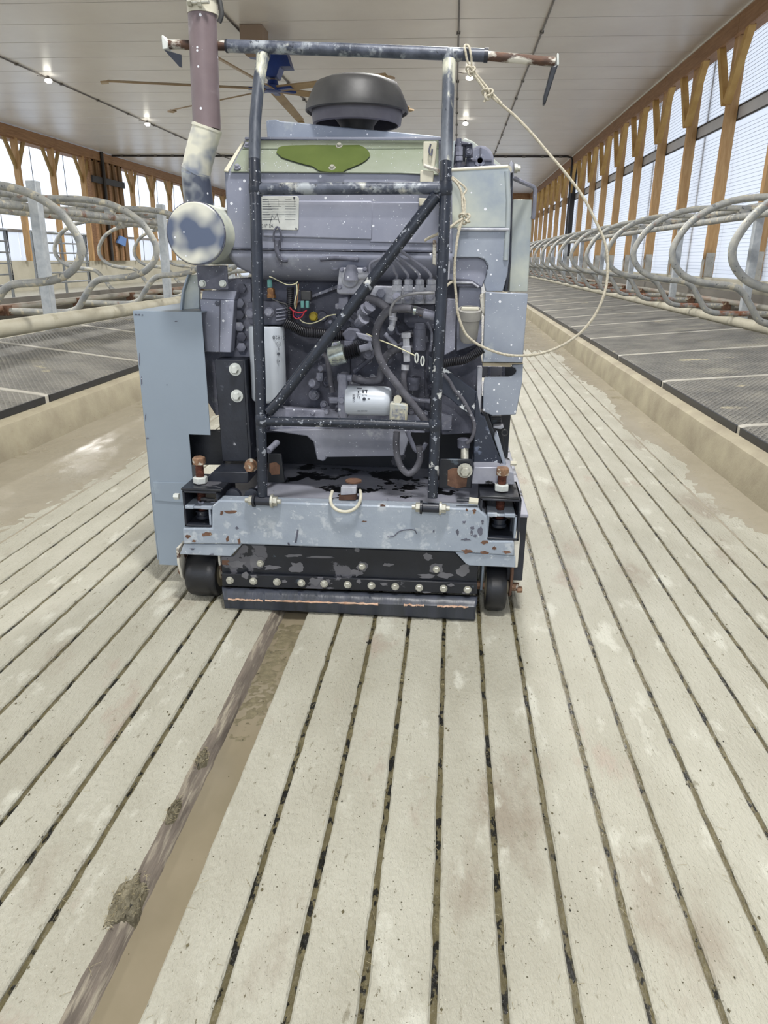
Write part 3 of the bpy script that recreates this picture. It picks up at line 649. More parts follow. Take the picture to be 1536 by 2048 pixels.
for x, y in zip((460, 507, 554, 603, 648.5, 695.4, 743, 790.6, 838.4, 887, 935), (1160.4, 1162, 1163.6, 1165.7, 1167.4, 1169.2, 1171, 1173, 1175.3, 1177, 1179.2)):
    bolt(x, y, 2.428, 6.3, zinc, 7.8, cb_)
chips(BL, [(820, 925, 40, 30), (1290, 965, 45, 32), (880, 930, 30, 14), (1090, 965, 20, 14), (1400, 1012, 34, 8)], 2.4268, pg_m, cb_, 7)
chips(BR, [(230, 965, 22, 20), (20, 962, 26, 16), (400, 985, 26, 14), (690, 1040, 40, 7), (960, 1045, 40, 7), (860, 990, 26, 12)], 2.4268, pg_m, cb_, 8)
# rubber flap, profile swept along x
fl_rows = [((444, 1172), (955, 1191), 2.440), ((444, 1178), (955, 1197), 2.420), ((445, 1186), (954, 1204), 2.404), ((446, 1193), (953, 1210), 2.398), ((447, 1199), (952, 1214), 2.392), ((448, 1205), (951, 1221), 2.400), ((450, 1216), (950, 1237), 2.404), ((452, 1226), (948, 1251), 2.408)]
vs = []; NX = 120
for (a, b, Y) in fl_rows:
    A = P(*a, Y); B = P(*b, Y)
    for i in range(NX): 
        v = A.lerp(B, i/(NX-1)); v.z = max(v.z, .004); v.y += .0016*noise.noise((v.x*22, Y*20, 0))+(.0012*math.sin(v.x*700) if 2.40 < Y < 2.43 else 0); vs.append(v)
nr = len(fl_rows)
fo = MB().add(vs, [(r*NX+c, r*NX+c+1, (r+1)*NX+c+1, (r+1)*NX+c) for r in range(nr-1) for c in range(NX-1)])
fo = fo.build('rubber_flap', mat('flap_rubber', (48, 53, 60), (62, 66, 78), 5, .38, bump=.25, bsc=40, stretch=(3, 1, .4), spots=(((40, 44, 46), 7, .56, .15),)), mc)
sd = fo.modifiers.new('thick', 'SOLIDIFY'); sd.thickness = .009; sd.offset = 1
# frayed orange cord along the crease
for (u0_, u1_) in ((.02, .16), (.17, .62), (.72, .80), (.85, .97)):
    pts = []
    for i in range(40):
        u = u0_+(u1_-u0_)*i/39; a = P(447, 1198, 2.390); b = P(952, 1214, 2.390); v = a.lerp(b, u)
        v.z += .004*noise.noise((u*60, 1, 1)); v.y -= .002+.002*noise.noise((u*40, 5, 1)); pts.append(v)
    MB().tube(pts, [.0035+.003*noise.noise((i*.6, u0_*9, 3)) for i in range(40)], n=6).build('frayed_cord', coppery, fo)
# ---- jack housings
def vb(px, y0, y1, Y, rp, m, parent, n=20, name='bolt_shank'):
    a = P(px, y0, Y); b = P(px, y1, Y); return MB().tube([(a.x, Y, a.z), (a.x, Y, b.z)], rp*w2m(px, y0, Y), n=n).build(name, m, parent)
def jack(f, o, inn, bx, side):
    t_ = .008
    def rt(name, x0, y0, x1, y1, Y, d, m):
        a = P(*f(x0, y0), Y); b = P(*f(x1, y1), Y); xa, xb = a.x, b.x; z1, z0 = a.z, b.z
        w = MB().box((xa, Y, z0), (xa+t_, Y+d, z1)).box((xb-t_, Y, z0), (xb, Y+d, z1)).box((xa, Y, z1-t_), (xb, Y+d, z1)).box((xa, Y, z0), (xb, Y+d, z0+t_))
        return w.build(name, m, mc, bevel=.002)
    h = rt('jack_housing', *o, 2.425, .22, blackp)
    rt('jack_slide', *inn, 2.43, .2, beamm)
    a = P(*f(o[0], o[1]), 2.425); b = P(*f(o[2], o[1]), 2.425)
    MB().box((a.x-.004, 2.425, a.z), (b.x+.004, 2.60, a.z+.009)).build('jack_cap', blackb, h, bevel=.003)
    # two tongues at mid height
    c0 = P(*f(inn[0], inn[1]), 2.43); c1 = P(*f(inn[2], inn[1]), 2.43); w = c1.x-c0.x
    MB().box((c0.x, 2.425, c0.z-.008), (c0.x+w*.36, 2.52, c0.z+.004)).build('jack_tongue', beamm, h, bevel=.002)
    MB().box((c1.x-w*.38, 2.425, c0.z-.008), (c1.x, 2.52, c0.z+.004)).build('jack_tongue', beamm, h, bevel=.002)
    j = MB(); x = P(*f(bx, o[1]), 2.49).x; k = w2m(*f(bx, o[1]), 2.49); zz = P(*f(bx, o[1]), 2.49).z
    zh = P(*f(bx, 115 if side < 0 else 185), 2.49).z
    z0 = P(*f(bx, 540 if side < 0 else 600), 2.47).z
    js = MB().tube([(x, 2.49, z0), (x, 2.49, zh-.01)], .0145, n=16).build('jack_screw', rthread, mc)
    th = MB()
    for i in range(int((zh-.01-z0)/.005)): th.lathe((x, 2.49, z0+.005*i), (0, 0, 1), [(0, .0145), (.0012, .0160), (.0024, .0145)], 14)
    th.build('screw_thread', rthread, js)
    MB().lathe((x, 2.49, zh-.028), (0, 0, 1), [(0, .024), (.024, .024), (.028, .020)], 6).build('screw_head', rbolt, js, bevel=.002)
    MB().lathe((x, 2.49, a.z+.012), (0, 0, 1), [(0, .027), (.022, .027), (.024, .02)], 6).build('lock_nut', washer, js, bevel=.002)
    MB().lathe((x, 2.49, z0), (0, 0, 1), [(0, .026), (.01, .026), (.011, .021), (.024, .021), (.025, .026), (.03, .026)], 18).build('screw_foot', blackp, js)
jack(BL, (388, 345, 648, 600), (400, 452, 592, 598), 520, -1)
jack(BR, (1062, 398, 1322, 690), (1108, 505, 1300, 688), 1200, 1)
bolt(*BL(370, 385), 2.45, 6.5, washer, axis=(-1, 0, 0), h=.02)
bolt(*R6(825, 1545), 2.60, 5, cream, axis=(1, 0, 0), h=.022)
plate('edge_plate', q(BR, (1290, 690), (1325, 560), (1330, 700), (1315, 870), (1292, 872)), 2.43, .25, rustw, bevel=.002)
# ---- wheels and forks
def wheel(cx, cz, r, w, hubside):
    t = MB().lathe((cx-w/2, 2.53, cz), (1, 0, 0), [(0, r*.62), (0, r*.90), (.010, r*.985), (w*.3, r), (w*.7, r), (w-.010, r*.985), (w, r*.90), (w, r*.62)], 40).build('wheel', blackr, mc)
    MB().lathe((cx-w/2-.004, 2.53, cz), (1, 0, 0), [(0, r*.28), (.002, r*.30), (.003, r*.6), (.012, r*.62), (w-.004, r*.62), (w+.004, r*.6), (w+.005, r*.30), (w+.016, r*.28)], 24).build('wheel_hub', curb_m, t)
    MB().lathe((cx-w/2-.05, 2.53, cz), (1, 0, 0), [(0, .016), (w+.1, .016)], 6).build('axle_bolt', rbolt, t)
WR = .092
xa = P(370, 1160, 2.45).x; xb = P(430, 1160, 2.45).x; wheel((xa+xb)/2, WR, WR, xb-xa, 1)
xa = P(973, 1180, 2.45).x; xb = P(1014, 1180, 2.45).x; wheel((xa+xb)/2, WR, WR, xb-xa, 1)
def fork(x, z0, z1, y0, y1, m, rnd=True):
    pts = [(x, y0, z1), (x, y0-.005, z1-.06), (x, y0+.02, z0+.02), (x, y0+.05, z0), (x, y1-.03, z0), (x, y1, z1-.05), (x, y1, z1)]
    return MB().prism(pts, (.009, 0, 0)).build('wheel_fork', m, mc, bevel=.002)
xf = P(358, 1150, 2.44).x; fork(xf, .075, .225, 2.435, 2.62, rustw); fork(P(438, 1150, 2.5).x+.012, .06, .225, 2.47, 2.62, rustw)
fork(P(1022, 1150, 2.46).x, .06, .23, 2.46, 2.62, rust_m); fork(P(962, 1150, 2.5).x, .06, .23, 2.49, 2.62, boxm)
bolt(*BR(1310, 1020), 2.52, 6.5, rbolt, axis=(1, 0, 0), h=.02)
# ---- hinge bushes at the beam top
def hinge(f, cx, cy, half):
    c = P(*f(cx, cy), 2.405); k = w2m(*f(cx, cy), 2.405); L_ = half*k
    b_ = MB().lathe(c-Vector((L_, 0, 0)), (1, 0, 0), [(0, .017), (2*L_, .017)], 20).build('hinge_bush', blackp, mc, bevel=.002)
    for s in (-1, 1):
        MB().lathe(c+Vector((s*L_, 0, 0)), (s, 0, 0), [(0, .024), (.008, .024)], 20).build('hinge_washer', blackb if s < 0 else zinc, b_)
        MB().lathe(c+Vector((s*(L_+.008), 0, 0)), (s, 0, 0), [(0, .017), (.014, .017), (.016, .013)], 6).build('hinge_nut', zinc, b_)
        MB().lathe(c+Vector((s*(L_+.022), 0, 0)), (s, 0, 0), [(0, .009), (.014, .009)], 12).build('hinge_bolt_end', zinc, b_)
    return b_
hinge(BL, 943, 415, 16); hinge(BR, 722, 462, 17)
# ---- guard frame of tubes
LPT = [(525, 992), (524, 920), (522, 850), (521, 773), (518, 685), (515, 568), (513, 480), (511, 391), (509, 320), (509, 293), (510, 247), (514, 200), (518, 160), (524, 125), (527, 104)]
RPT = [(865, 995), (868, 920), (872, 832), (875, 744), (879, 656), (884, 560), (887, 488), (889.5, 423), (892, 325), (894.5, 247), (897, 163), (899, 116)]
def post_r(n, py): return .0175 if py > 700 else .0190
for pts, nm in ((LPT, 'left'), (RPT, 'right')):
    lo = [p for p in pts if p[1] >= 320]; hi = [p for p in pts if p[1] <= 330]
    MB().tube([P(x, y, yp(y)) for x, y in lo], [.0175]*2+[.0185]*(len(lo)-2), n=18).build('frame_post', tubep, mc)
    MB().tube([P(x, y, yp(y)) for x, y in hi], [.0188]*(len(hi)-2)+[.0195, .0215], n=18).build('frame_post', posttop, mc)
Yt = 2.625
tbar = MB().tube([P(455, 92, Yt), P(700, 100, Yt), P(975, 111, Yt)], .0185*1.0, n=20).build('top_bar', tubew, mc); tbar['label'] = 'heavy whitened top bar of the guard frame'
MB().tube([P(452, 92, Yt), P(456, 92, Yt)], .0195, n=20).build('bar_end_ring', blackp, tbar); MB().tube([P(968, 110.8, Yt), P(976, 111.2, Yt)], .0205, n=20).build('bar_end_ring', blackp, tbar)
MB().tube([P(334, 89, Yt), P(462, 92, Yt)], .0138, n=18).build('extension_tube', rustw, tbar)
MB().tube([P(965, 111, Yt), P(1110, 124, Yt)], .0135, n=18).build('extension_tube', rustw, tbar)
plate('end_plate', q(TL, (68, 214), (80, 214), (100, 245), (108, 250), (108, 300), (75, 306)), Yt-.02, .04, washer, tbar)
b = MB().prism([P(*TL(86, 306), Yt-.02), P(*TL(192, 336), Yt-.02), P(*TL(194, 414), Yt-.02), P(*TL(180, 410), Yt-.02)], (0, .006, 0)); b.build('hanging_blade', blackp, tbar)
plate('end_plate', q(TR, (1272, 325), (1284, 325), (1286, 400), (1270, 404)), Yt-.02, .04, washer, tbar)
plate('hanging_blade', q(TR, (1238, 408), (1280, 396), (1262, 450), (1200, 642), (1188, 642), (1190, 590)), Yt-.02, .03, blackb, tbar)
def Yc(y): return yp(y)
MB().tube([P(515, 378, Yc(378)), P(690, 377, Yc(378)), P(886, 376, Yc(378))], .0185, n=18).build('cross_bar', tubew, mc)
MB().tube([P(527, 842, Yc(842)), P(700, 846, Yc(846)), P(866, 852, Yc(850))], .0165, n=18).build('cross_bar', tubep, mc)
MB().tube([P(537, 824, Yc(824)), P(560, 800, Yc(800)), P(700, 617, Yc(617)), P(872, 392, Yc(392))], .0185, n=18).build('diagonal_brace', tubep, mc)
for (x, y) in ((512, 378), (890, 378), (524, 840), (869, 850), (526, 104), (899, 116)):
    c = P(x, y, yp(y)); v_ = MB().lathe(c-Vector((0, 0, .022)), (0, 0, 1), [(0, .019), (.008, .0225), (.022, .0235), (.036, .0225), (.044, .019)], 18).build('weld_bead', tubep if y > 300 else tubew, mc)
# ---- blue-grey guard box on the left
gx = [P(*p, 2.60) for p in q(ZL, (52, 482), (522, 492), (590, 1332), (436, 1336))] 
x0, x1 = gx[0].x, gx[1].x; zt_ = (gx[0].z+gx[1].z)/2; zm = P(*ZL(590, 1333), 2.60).z; x2 = P(*ZL(437, 1336), 2.60).x; zb = P(*BL(245, 852), 2.60).z
fr = [Vector((x0, 2.60, zt_)), Vector((x1, 2.60, zt_)), Vector((x1+.003, 2.60, zm)), Vector((x2, 2.60, zm)), Vector((x2+.004, 2.60, zb)), Vector((x0+.008, 2.60, zb))]
gb_ = MB().prism(fr, (0, .004, 0)).box((x0, 2.604, zb+.02), (x0+.006, 3.2, zt_-.002)).box((x0, 2.604, zt_-.004), (x1, 3.2, zt_)).build('guard_box', boxm, mc, bevel=.0015); gb_['label'] = 'tall plain blue-grey sheet metal belt guard'
plate('overlap_strap', q(BL, (190, 287), (432, 293), (436, 432), (204, 414)), 2.596, .004, boxm, gb_, bevel=.001)
plate('guard_fin', q(ZL, (378, 478), (392, 350), (430, 238), (505, 238), (508, 470)), 2.66, .02, pale, gb_)
plate('fin_edge', q(ZL, (372, 478), (386, 350), (424, 236), (436, 236), (400, 350), (388, 478)), 2.64, .03, boxm, gb_, bevel=.001)
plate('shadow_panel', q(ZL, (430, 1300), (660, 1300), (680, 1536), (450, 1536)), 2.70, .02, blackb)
chips(ZL, [(72, 508, 12, 5), (96, 510, 9, 5), (118, 512, 8, 5), (348, 556, 13, 5), (152, 1352, 12, 7), (285, 988, 4, 4), (112, 960, 5, 40), (98, 820, 4, 60), (140, 1210, 4, 30)], 2.5985, greydk, gb_, 12)
# ---- engine core
MB().box((-.84, 3.02, .402), (.26, 3.4, .72)).build('dark_backing', blackb, mc)  # added dark box, stands in for the shade under the engine
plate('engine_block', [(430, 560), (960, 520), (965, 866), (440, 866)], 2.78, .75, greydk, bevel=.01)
plate('crankcase_face', q(ZL, (815, 560), (1536, 300), (1536, 1290), (820, 1290)) + [(700, 858), (700, 560)], 2.755, .03, greyd)
cw = plate('crankcase_web', [(540, 815), (700, 825), (850, 830), (850, 842), (540, 842)], 2.70, .06, greyd)
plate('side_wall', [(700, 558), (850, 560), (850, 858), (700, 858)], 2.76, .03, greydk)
# hood (fan cowl)
zh0 = P(600, 343, 2.62); zh1 = P(600, 281, 2.76)
A = [P(447, 341, 2.62), P(905, 345, 2.62), P(893, 281, 2.76), P(486, 281, 2.76)]
Bk = [Vector((A[1].x, 3.5, A[2].z)), Vector((A[0].x, 3.5, A[3].z))]
C = [P(456, 499, 2.62), P(905, 506, 2.62)]
hv = [A[0], A[1], A[2], A[3], Vector((A[2].x, 3.5, A[2].z)), Vector((A[3].x, 3.5, A[3].z)), C[0], C[1], Vector((C[1].x, 3.5, C[1].z)), Vector((C[0].x, 3.5, C[0].z))]
hood = MB().add(hv, [(6, 7, 1, 0), (0, 1, 2, 3), (3, 2, 4, 5), (9, 5, 4, 8), (6, 9, 8, 7), (6, 0, 3, 5), (6, 5, 9), (7, 8, 4), (7, 4, 2, 1)]).build('hood', grey, mc, bevel=.008, seg=3)
hood['label'] = 'dusty violet-grey engine hood spattered with white'
nrm = (A[1]-A[0]).cross(A[3]-A[0]).normalized()
if nrm.y > 0: nrm = -nrm
def slope(name, pts, off, th, m, parent=hood, bevel=.0015):
    p0 = A[0]+nrm*off; return MB().prism([PL(x, y, p0, nrm) for x, y in pts], -nrm*th).build(name, m, parent, bevel=bevel)
slope('slope_panel', q(TL, (492, 1052), (560, 918), (1536, 916)) + q(TR, (545, 912), (545, 1070)) + q(TL, (1536, 1060)), .004, .005, hoodtop)
slope('slope_panel', q(TL, (566, 912), (590, 862), (1536, 862)) + q(TR, (545, 862), (545, 910)), .007, .006, hoodtop)
slope('pale_edge', q(TL, (452, 1046), (566, 868), (580, 868), (478, 1052)), .006, .006, cream)
def blob(pts, n_=8): return pts
st_pts = q(TL, (776, 935), (790, 905), (815, 897), (860, 893), (1000, 890), (1150, 892), (1285, 890), (1318, 905), (1345, 930), (1352, 955), (1330, 980), (1300, 1000), (1250, 1022), (1205, 1040), (1185, 1055), (1100, 1056), (1040, 1048), (1000, 1020), (940, 1005), (870, 985), (810, 965))
so = slope('oil_stain', st_pts, .0105, .0022, oil_m, bevel=0); so['label'] = 'dark green wet oil stain'
for x, y in ((1163, 900), (1120, 1035), (537, 1030), (598, 897)):
    p = PL(*TL(x, y), A[0]+nrm*.009, nrm); MB().hexbolt(p, nrm, .008, .008, .0115).build('hood_screw', zinc if x > 1000 else greyd, hood)
plate('hood_lip', [(489, 274), (886, 274), (886, 281), (489, 279)], 2.755, .5, grey, hood, bevel=.002)
plate('back_bracket', q(TL, (712, 742), (735, 735), (775, 732), (800, 744), (900, 752), (1280, 790), (1536, 812)) + q(TR, (552, 838), (552, 862)) + q(TL, (720, 846)), 2.86, .012, palep)
plate('hood_panel', q(TL, (690, 1232), (1360, 1232), (1372, 1250), (1366, 1475), (690, 1455)), 2.612, .01, grey, hood, bevel=.006)
plate('hood_panel', q(TR, (130, 1240), (560, 1240), (560, 1500), (120, 1490)), 2.614, .008, grey, hood, bevel=.006)
plate('hood_seam', q(ZL, (700, 56), (1536, 66)) + q(ZR, (820, 74), (820, 82)) + q(ZL, (1536, 74), (700, 64)), 2.612, .006, greydk, hood, bevel=0)
# lower cowl, rounded underside
rows = [((457, 500), (905, 507), 2.622), ((460, 515), (905, 520), 2.625), ((475, 532), (905, 532), 2.640), ((505, 546), (905, 545), 2.665), ((530, 556), (905, 558), 2.71), ((540, 560), (905, 566), 2.78)]
vs = []; NX = 40
for a, b, Y in rows:
    for i in range(NX): vs.append(P(a[0]+(b[0]-a[0])*i/(NX-1), a[1]+(b[1]-a[1])*i/(NX-1), Y))
lc = MB().add(vs, [(r*NX+c, r*NX+c+1, (r+1)*NX+c+1, (r+1)*NX+c) for r in range(len(rows)-1) for c in range(NX-1)]).build('lower_cowl', grey, mc)
sd = lc.modifiers.new('thick', 'SOLIDIFY'); sd.thickness = .006; sd.offset = -1
tp([(*ZR(x, y), 2.618) for x, y in ((70, 132), (150, 124), (240, 126), (330, 134))], .0075, 3).build('cowl_recess', greydk, lc)
k = w2m(*ZR(168, 172), 2.65); MB().lathe(P(*ZR(168, 172), 2.64), (0, -1, 0), [(-.01, 10*k), (.002, 10*k), (.004, 8*k), (.001, 4*k), (.001, .1*k)], 20).build('cowl_plug', greyd, lc)
# ---- data plate
dp = plate('data_plate', q(TL, (640, 1205), (905, 1205), (915, 1218), (912, 1408), (900, 1415), (640, 1408)), 2.607, .003, plate_m, hood, bevel=.001)
ln = MB()
def mark(f, x0, y0, x1, y1, Y, b):
    a = P(*f(x0, y0), Y); c = P(*f(x1, y1), Y); b.box((a.x, Y-.0006, c.z), (c.x, Y, a.z))
for i, y in enumerate((1222, 1237, 1252, 1267, 1282, 1300, 1316, 1332, 1348)):
    mark(TL, 690, y, 724+((i*37) % 30), y+4, 2.607, ln)
    mark(TL, 728, y, 728+60+((i*53) % 70), y+2, 2.607, ln)
    mark(TL, 830, y, 870+((i*29) % 30), y+2, 2.607, ln)
for x in (728, 790, 886): mark(TL, x, 1220, x+2, 1268, 2.607, ln)
for x, y in ((886, 1215), (898, 1405)): ln.lathe(P(*TL(x, y), 2.607), (0, -1, 0), [(0, .003), (.002, .003)], 10)
ln.tube([P(*TL(x, y), 2.606) for x, y in ((735, 1385), (750, 1320), (765, 1345), (780, 1310), (795, 1370))], .0007, n=5)
tag(ln.build('plate_print', ink, dp, smooth=False), kind='stuff')
text('0.1\u00b0 24.', P(*TL(722, 1388), 2.6065), .014, ink, dp, 'plate_lettering')
# ---- latches
def latch(f, cx, y0, y1):
    l_ = tp([(*f(cx-22, y0+90), 2.600), (*f(cx-20, y0+30), 2.592), (*f(cx, y0), 2.590), (*f(cx+20, y0+30), 2.592), (*f(cx+24, y0+90), 2.600)], .0035, 3, 8).build('latch_bail', greydk, mc)
    return l_
l1 = latch(TL, 782, 1395, 0); plate('latch_body', q(TL, (762, 1475), (800, 1475), (803, 1536), (760, 1536)), 2.602, .012, greydk, l1)
tp([(*ZL(1040, 0), 2.598), (*ZL(1035, 60), 2.60), (*ZL(1050, 110), 2.604), (*ZL(1075, 140), 2.61), (*ZL(1105, 140), 2.62)], .008, 3, 8).build('latch_hook', greydk, l1)
plate('latch_body', q(TR, (422, 1215), (500, 1220), (490, 1268), (424, 1264)), 2.60, .01, cream)
plate('latch_body', q(ZR, (838, 0), (862, 0), (860, 175), (835, 165)), 2.606, .012, rustw)
# ---- wooden / aluminium bracket at the right post
wb = plate('bracket_plate', q(TR, (452, 868), (535, 868), (520, 1040), (445, 1040)), 2.64, .012, cream)
plate('bracket_block', q(TR, (432, 1045), (515, 1050), (508, 1136), (428, 1132)), 2.59, .03, cream, wb)
tp([(*TR(x, y), 2.585) for x, y in ((455, 1015), (490, 1030), (530, 1042), (548, 1060))], .006, 3, 8).build('bracket_hook', rustw, wb)
tp([(*TR(x, y), 2.63) for x, y in ((496, 885), (486, 930), (500, 955), (505, 915))], .003, 3, 8).build('wire_tie', greydk, wb)
# ---- air pre-cleaner
pc = P(714, 221, 2.95); kk = 1.0
lid = MB().lathe(pc, (0, 0, 1), [(-.001, .176), (-.010, .181), (-.006, .186), (.012, .184), (.050, .166), (.066, .158), (.084, .146), (.098, .110), (.103, .05), (.104, 0)], 56).build('precleaner_lid', blackpl, mc)
lid['label'] = 'black mushroom-shaped air pre-cleaner lid'
MB().lathe(pc, (0, 0, 1), [(.02, .165), (-.012, .164), (-.046, .160), (-.050, .152), (-.048, .148), (-.010, .150), (.015, .150), (.02, .10), (.018, .02)], 56).build('precleaner_bowl', mat('bowl_dusty', (78, 76, 86), (104, 102, 112), 6, .5, bump=.1), lid)
MB().lathe(pc, (0, 0, 1), [(.015, .125), (-.005, .110), (-.03, .078), (-.05, .062), (-.085, .060), (-.112, .058)], 40).build('precleaner_cone', blackpl, lid)
vn = MB()
for i in range(40):
    a = 2*pi*i/40; vn.box((pc.x+cos(a)*.13-.003, pc.y+sin(a)*.13-.003, pc.z-.01), (pc.x+cos(a)*.13+.003, pc.y+sin(a)*.13+.003, pc.z+.012))
vn.build('precleaner_vanes', blackpl, lid)
MB().lathe(pc, (0, 0, 1), [(-.104, .062), (-.120, .062)], 40).build('hose_clamp', chrome, lid); MB().lathe(pc, (0, 0, 1), [(-.118, .056), (-.16, .056)], 30).build('intake_neck', blackpl, lid)
# ---- muffler and exhaust
mp_ = P(391, 467, 2.50); mr = 59.5*w2m(391, 467, 2.50)
mf = MB().lathe(mp_, (0, 1, 0), [(.006, mr*.985), (.008, mr), (.45, mr)], 56).build('muffler', pale, mc)
MB().lathe(mp_, (0, 1, 0), [(0, mr*.97), (.005, mr*1.0)], 56).build('muffler_end', mufm, mf, bevel=.002)
MB().lathe(mp_, (0, 1, 0), [(.004, mr*1.0), (.005, mr*1.018), (.010, mr*1.018), (.011, mr)], 56).build('muffler_rim', greydk, mf)
Ye = 2.60
p_ = lambda x, y: P(x, y, Ye)
MB().tube([p_(400, 420), p_(395, 385), p_(392, 352), p_(392, 340)], .0475, n=28).build('exhaust_elbow', pipe_d, mf)
MB().tube([p_(391, 352), p_(396, 325), p_(406, 285), p_(415, 255)], .0475, n=28).build('exhaust_elbow', pipe_g, mf)
for (a, b) in (((391, 347), (393, 342)), ((413, 259), (414, 254))):
    MB().tube([p_(*a), p_(*b)], .0495, n=28).build('elbow_seam', pipe_g, mf)
MB().tube([p_(414, 258), p_(409, 140), p_(405, 40), p_(403, -30), p_(401, -90)], .0445, n=28).build('exhaust_pipe', pipe_r, mf)
MB().tube([p_(405.5, 30), p_(403.5, -12)], .0475, n=28).build('pipe_band', cream, mf)
cl_ = MB().tube([p_(403.8, -2), p_(402.5, -22)], .0545, n=28).build('pipe_clamp', blackb, mf)
bp_ = MB(); a = P(378, 5, Ye-.05); b_ = P(418, 4, Ye-.055); bp_.tube([a, b_], .005, n=10); bp_.lathe(P(376, 5, Ye-.05), (1, 0, 0), [(0, .011), (.012, .011)], 6); bp_.lathe(P(396, 6, Ye-.055), (1, 0, 0), [(0, .011), (.010, .011)], 6)
bp_.build('clamp_bolt', zinc, mf)
tp([(436, -10, Ye), (441, 10, Ye), (443, 30, Ye), (438, 45, Ye)], .008, 3, 8).build('clamp_strap', blackpl, mf)
mb_ = plate('muffler_bracket', q(ZL, (485, 175), (692, 175), (706, 335), (700, 340), (508, 335), (497, 322)), 2.60, .012, greydk)
for x in (530, 668): bolt(*ZL(x, 298), 2.60, 6.2, washer, 7.4, mb_)
# ---- bell housing and covers, left of the engine
bh = plate('bell_housing', q(ZL, (560, 1100), (500, 420), (762, 262), (860, 262), (866, 1130), (620, 1200)), 2.74, .3, greyd)
plate('inspection_cover', q(ZL, (510, 403), (745, 413), (722, 770), (545, 764)), 2.66, .05, grey, bh)
plate('cover_step', q(ZL, (645, 410), (652, 410), (646, 768), (640, 768)), 2.657, .006, greydk, bh, bevel=0)
plate('cover_cap', q(ZL, (532, 345), (762, 350), (748, 412), (520, 402)), 2.665, .05, grey, bh)
k = w2m(*ZL(632, 432), 2.66); MB().hexbolt(P(*ZL(632, 432), 2.66), (0, -1, 0), 5.5*k, .006).build('cover_bolt', greydk, bh)
for i, y in enumerate((330, 430, 510, 590, 660, 730)):
    MB().lathe(P(*ZL(800+(-14 if 0 < i < 4 else 0), y), 2.72), (0, -1, 0), [(0, .018), (.012, .018), (.015, .012)], 6).build('flange_boss', greyd if i % 2 else greydk, bh)
mu = plate('engine_mount', q(ZL, (608, 818), (808, 820), (850, 1512), (665, 1512)), 2.62, .10, blackp, label='black upright engine mount with two white washers')
plate('mount_web', q(ZL, (806, 815), (818, 822), (866, 1512), (848, 1512)), 2.60, .13, blackp, mu, bevel=.001)
for x, y in ((753, 883), (765, 1064)): bolt(*ZL(x, y), 2.62, 7.8, washer, 12.6, mu, h=.016)
plate('mount_foot', q(BL, (560, 255), (600, 215), (840, 220), (840, 295), (560, 300)), 2.52, .2, blackp, mu)
bolt(*BL(862, 172), 2.50, 11.5, rbolt, 13.5, h=.03)
plate('hinge_lug', q(BL, (975, 95), (1065, 95), (1090, 290), (975, 290)), 2.50, .012, blackb)
plate('rust_patch', q(BL, (985, 160), (1030, 150), (1058, 175), (1055, 235), (1000, 240), (985, 215)), 2.4985, .002, rust_m)
tp([(*ZL(978, 1440), 2.60), (*ZL(1040, 1380), 2.66)], .012, 0, 10).build('lug_stud', greyd, mc)
# ---- oil filter
of = P(*ZL(986, 1096), 2.655); k = w2m(*ZL(986, 900), 2.60); hgt = P(*ZL(986, 586), 2.655).z-of.z; fr_ = 35.8*k
fil = MB().lathe(of, (0, 0, 1), [(0, fr_*.86), (.004, fr_*.95), (.012, fr_), (hgt-.012, fr_), (hgt-.003, fr_*.97), (hgt, fr_*.9)], 40).build('oil_filter', filt, mc); fil['label'] = 'tall white oil filter can'
Yl = 2.655-fr_-.0006
text('51820', P(*ZL(1050, 664), Yl+.010), .018, ink, fil, spin=180)
ring = MB()
for cy_ in (710,): 
    c = P(*ZL(1050, cy_), Yl+.008); ring.tube([c+Vector((cos(a_)*.0075, 0, sin(a_)*.0075)) for a_ in [i*pi/8 for i in range(17)]], .0006, n=5, caps=False); ring.tube([c+Vector((-.003, 0, .003)), c+Vector((0, 0, -.004)), c+Vector((.003, 0, .003))], .0006, n=5)
c = P(*ZL(1048, 778), Yl+.008); ring.lathe(c+Vector((0, .002, 0)), (0, -1, 0), [(0, .0052), (.003, .0052)], 16)
c = P(*ZL(1050, 745), Yl+.008)
for i in range(8): a_ = i*pi/4; ring.tube([c+Vector((cos(a_)*.002, 0, sin(a_)*.002)), c+Vector((cos(a_)*.005, 0, sin(a_)*.005))], .0005, n=5)
ring.build('filter_print', ink, fil)
text('FJ', P(*ZL(1048, 827), Yl+.008), .012, ink, fil, spin=180)
fh = plate('filter_head', q(ZL, (835, 425), (1030, 420), (1095, 470), (1100, 560), (1060, 580), (850, 580), (835, 540)), 2.63, .10, greydk, bevel=.006)
bolt(*ZL(985, 492), 2.63, 8.5, greyd, 9.5, fh, h=.014); bolt(*ZL(858, 500), 2.63, 8.5, greyd, 9.5, fh, h=.014)
for i in range(4): plate('cooling_fin', q(ZL, (1030, 470+24*i), (1092, 462+24*i), (1094, 470+24*i), (1032, 480+24*i)), 2.62, .06, greyd, fh, bevel=.001)
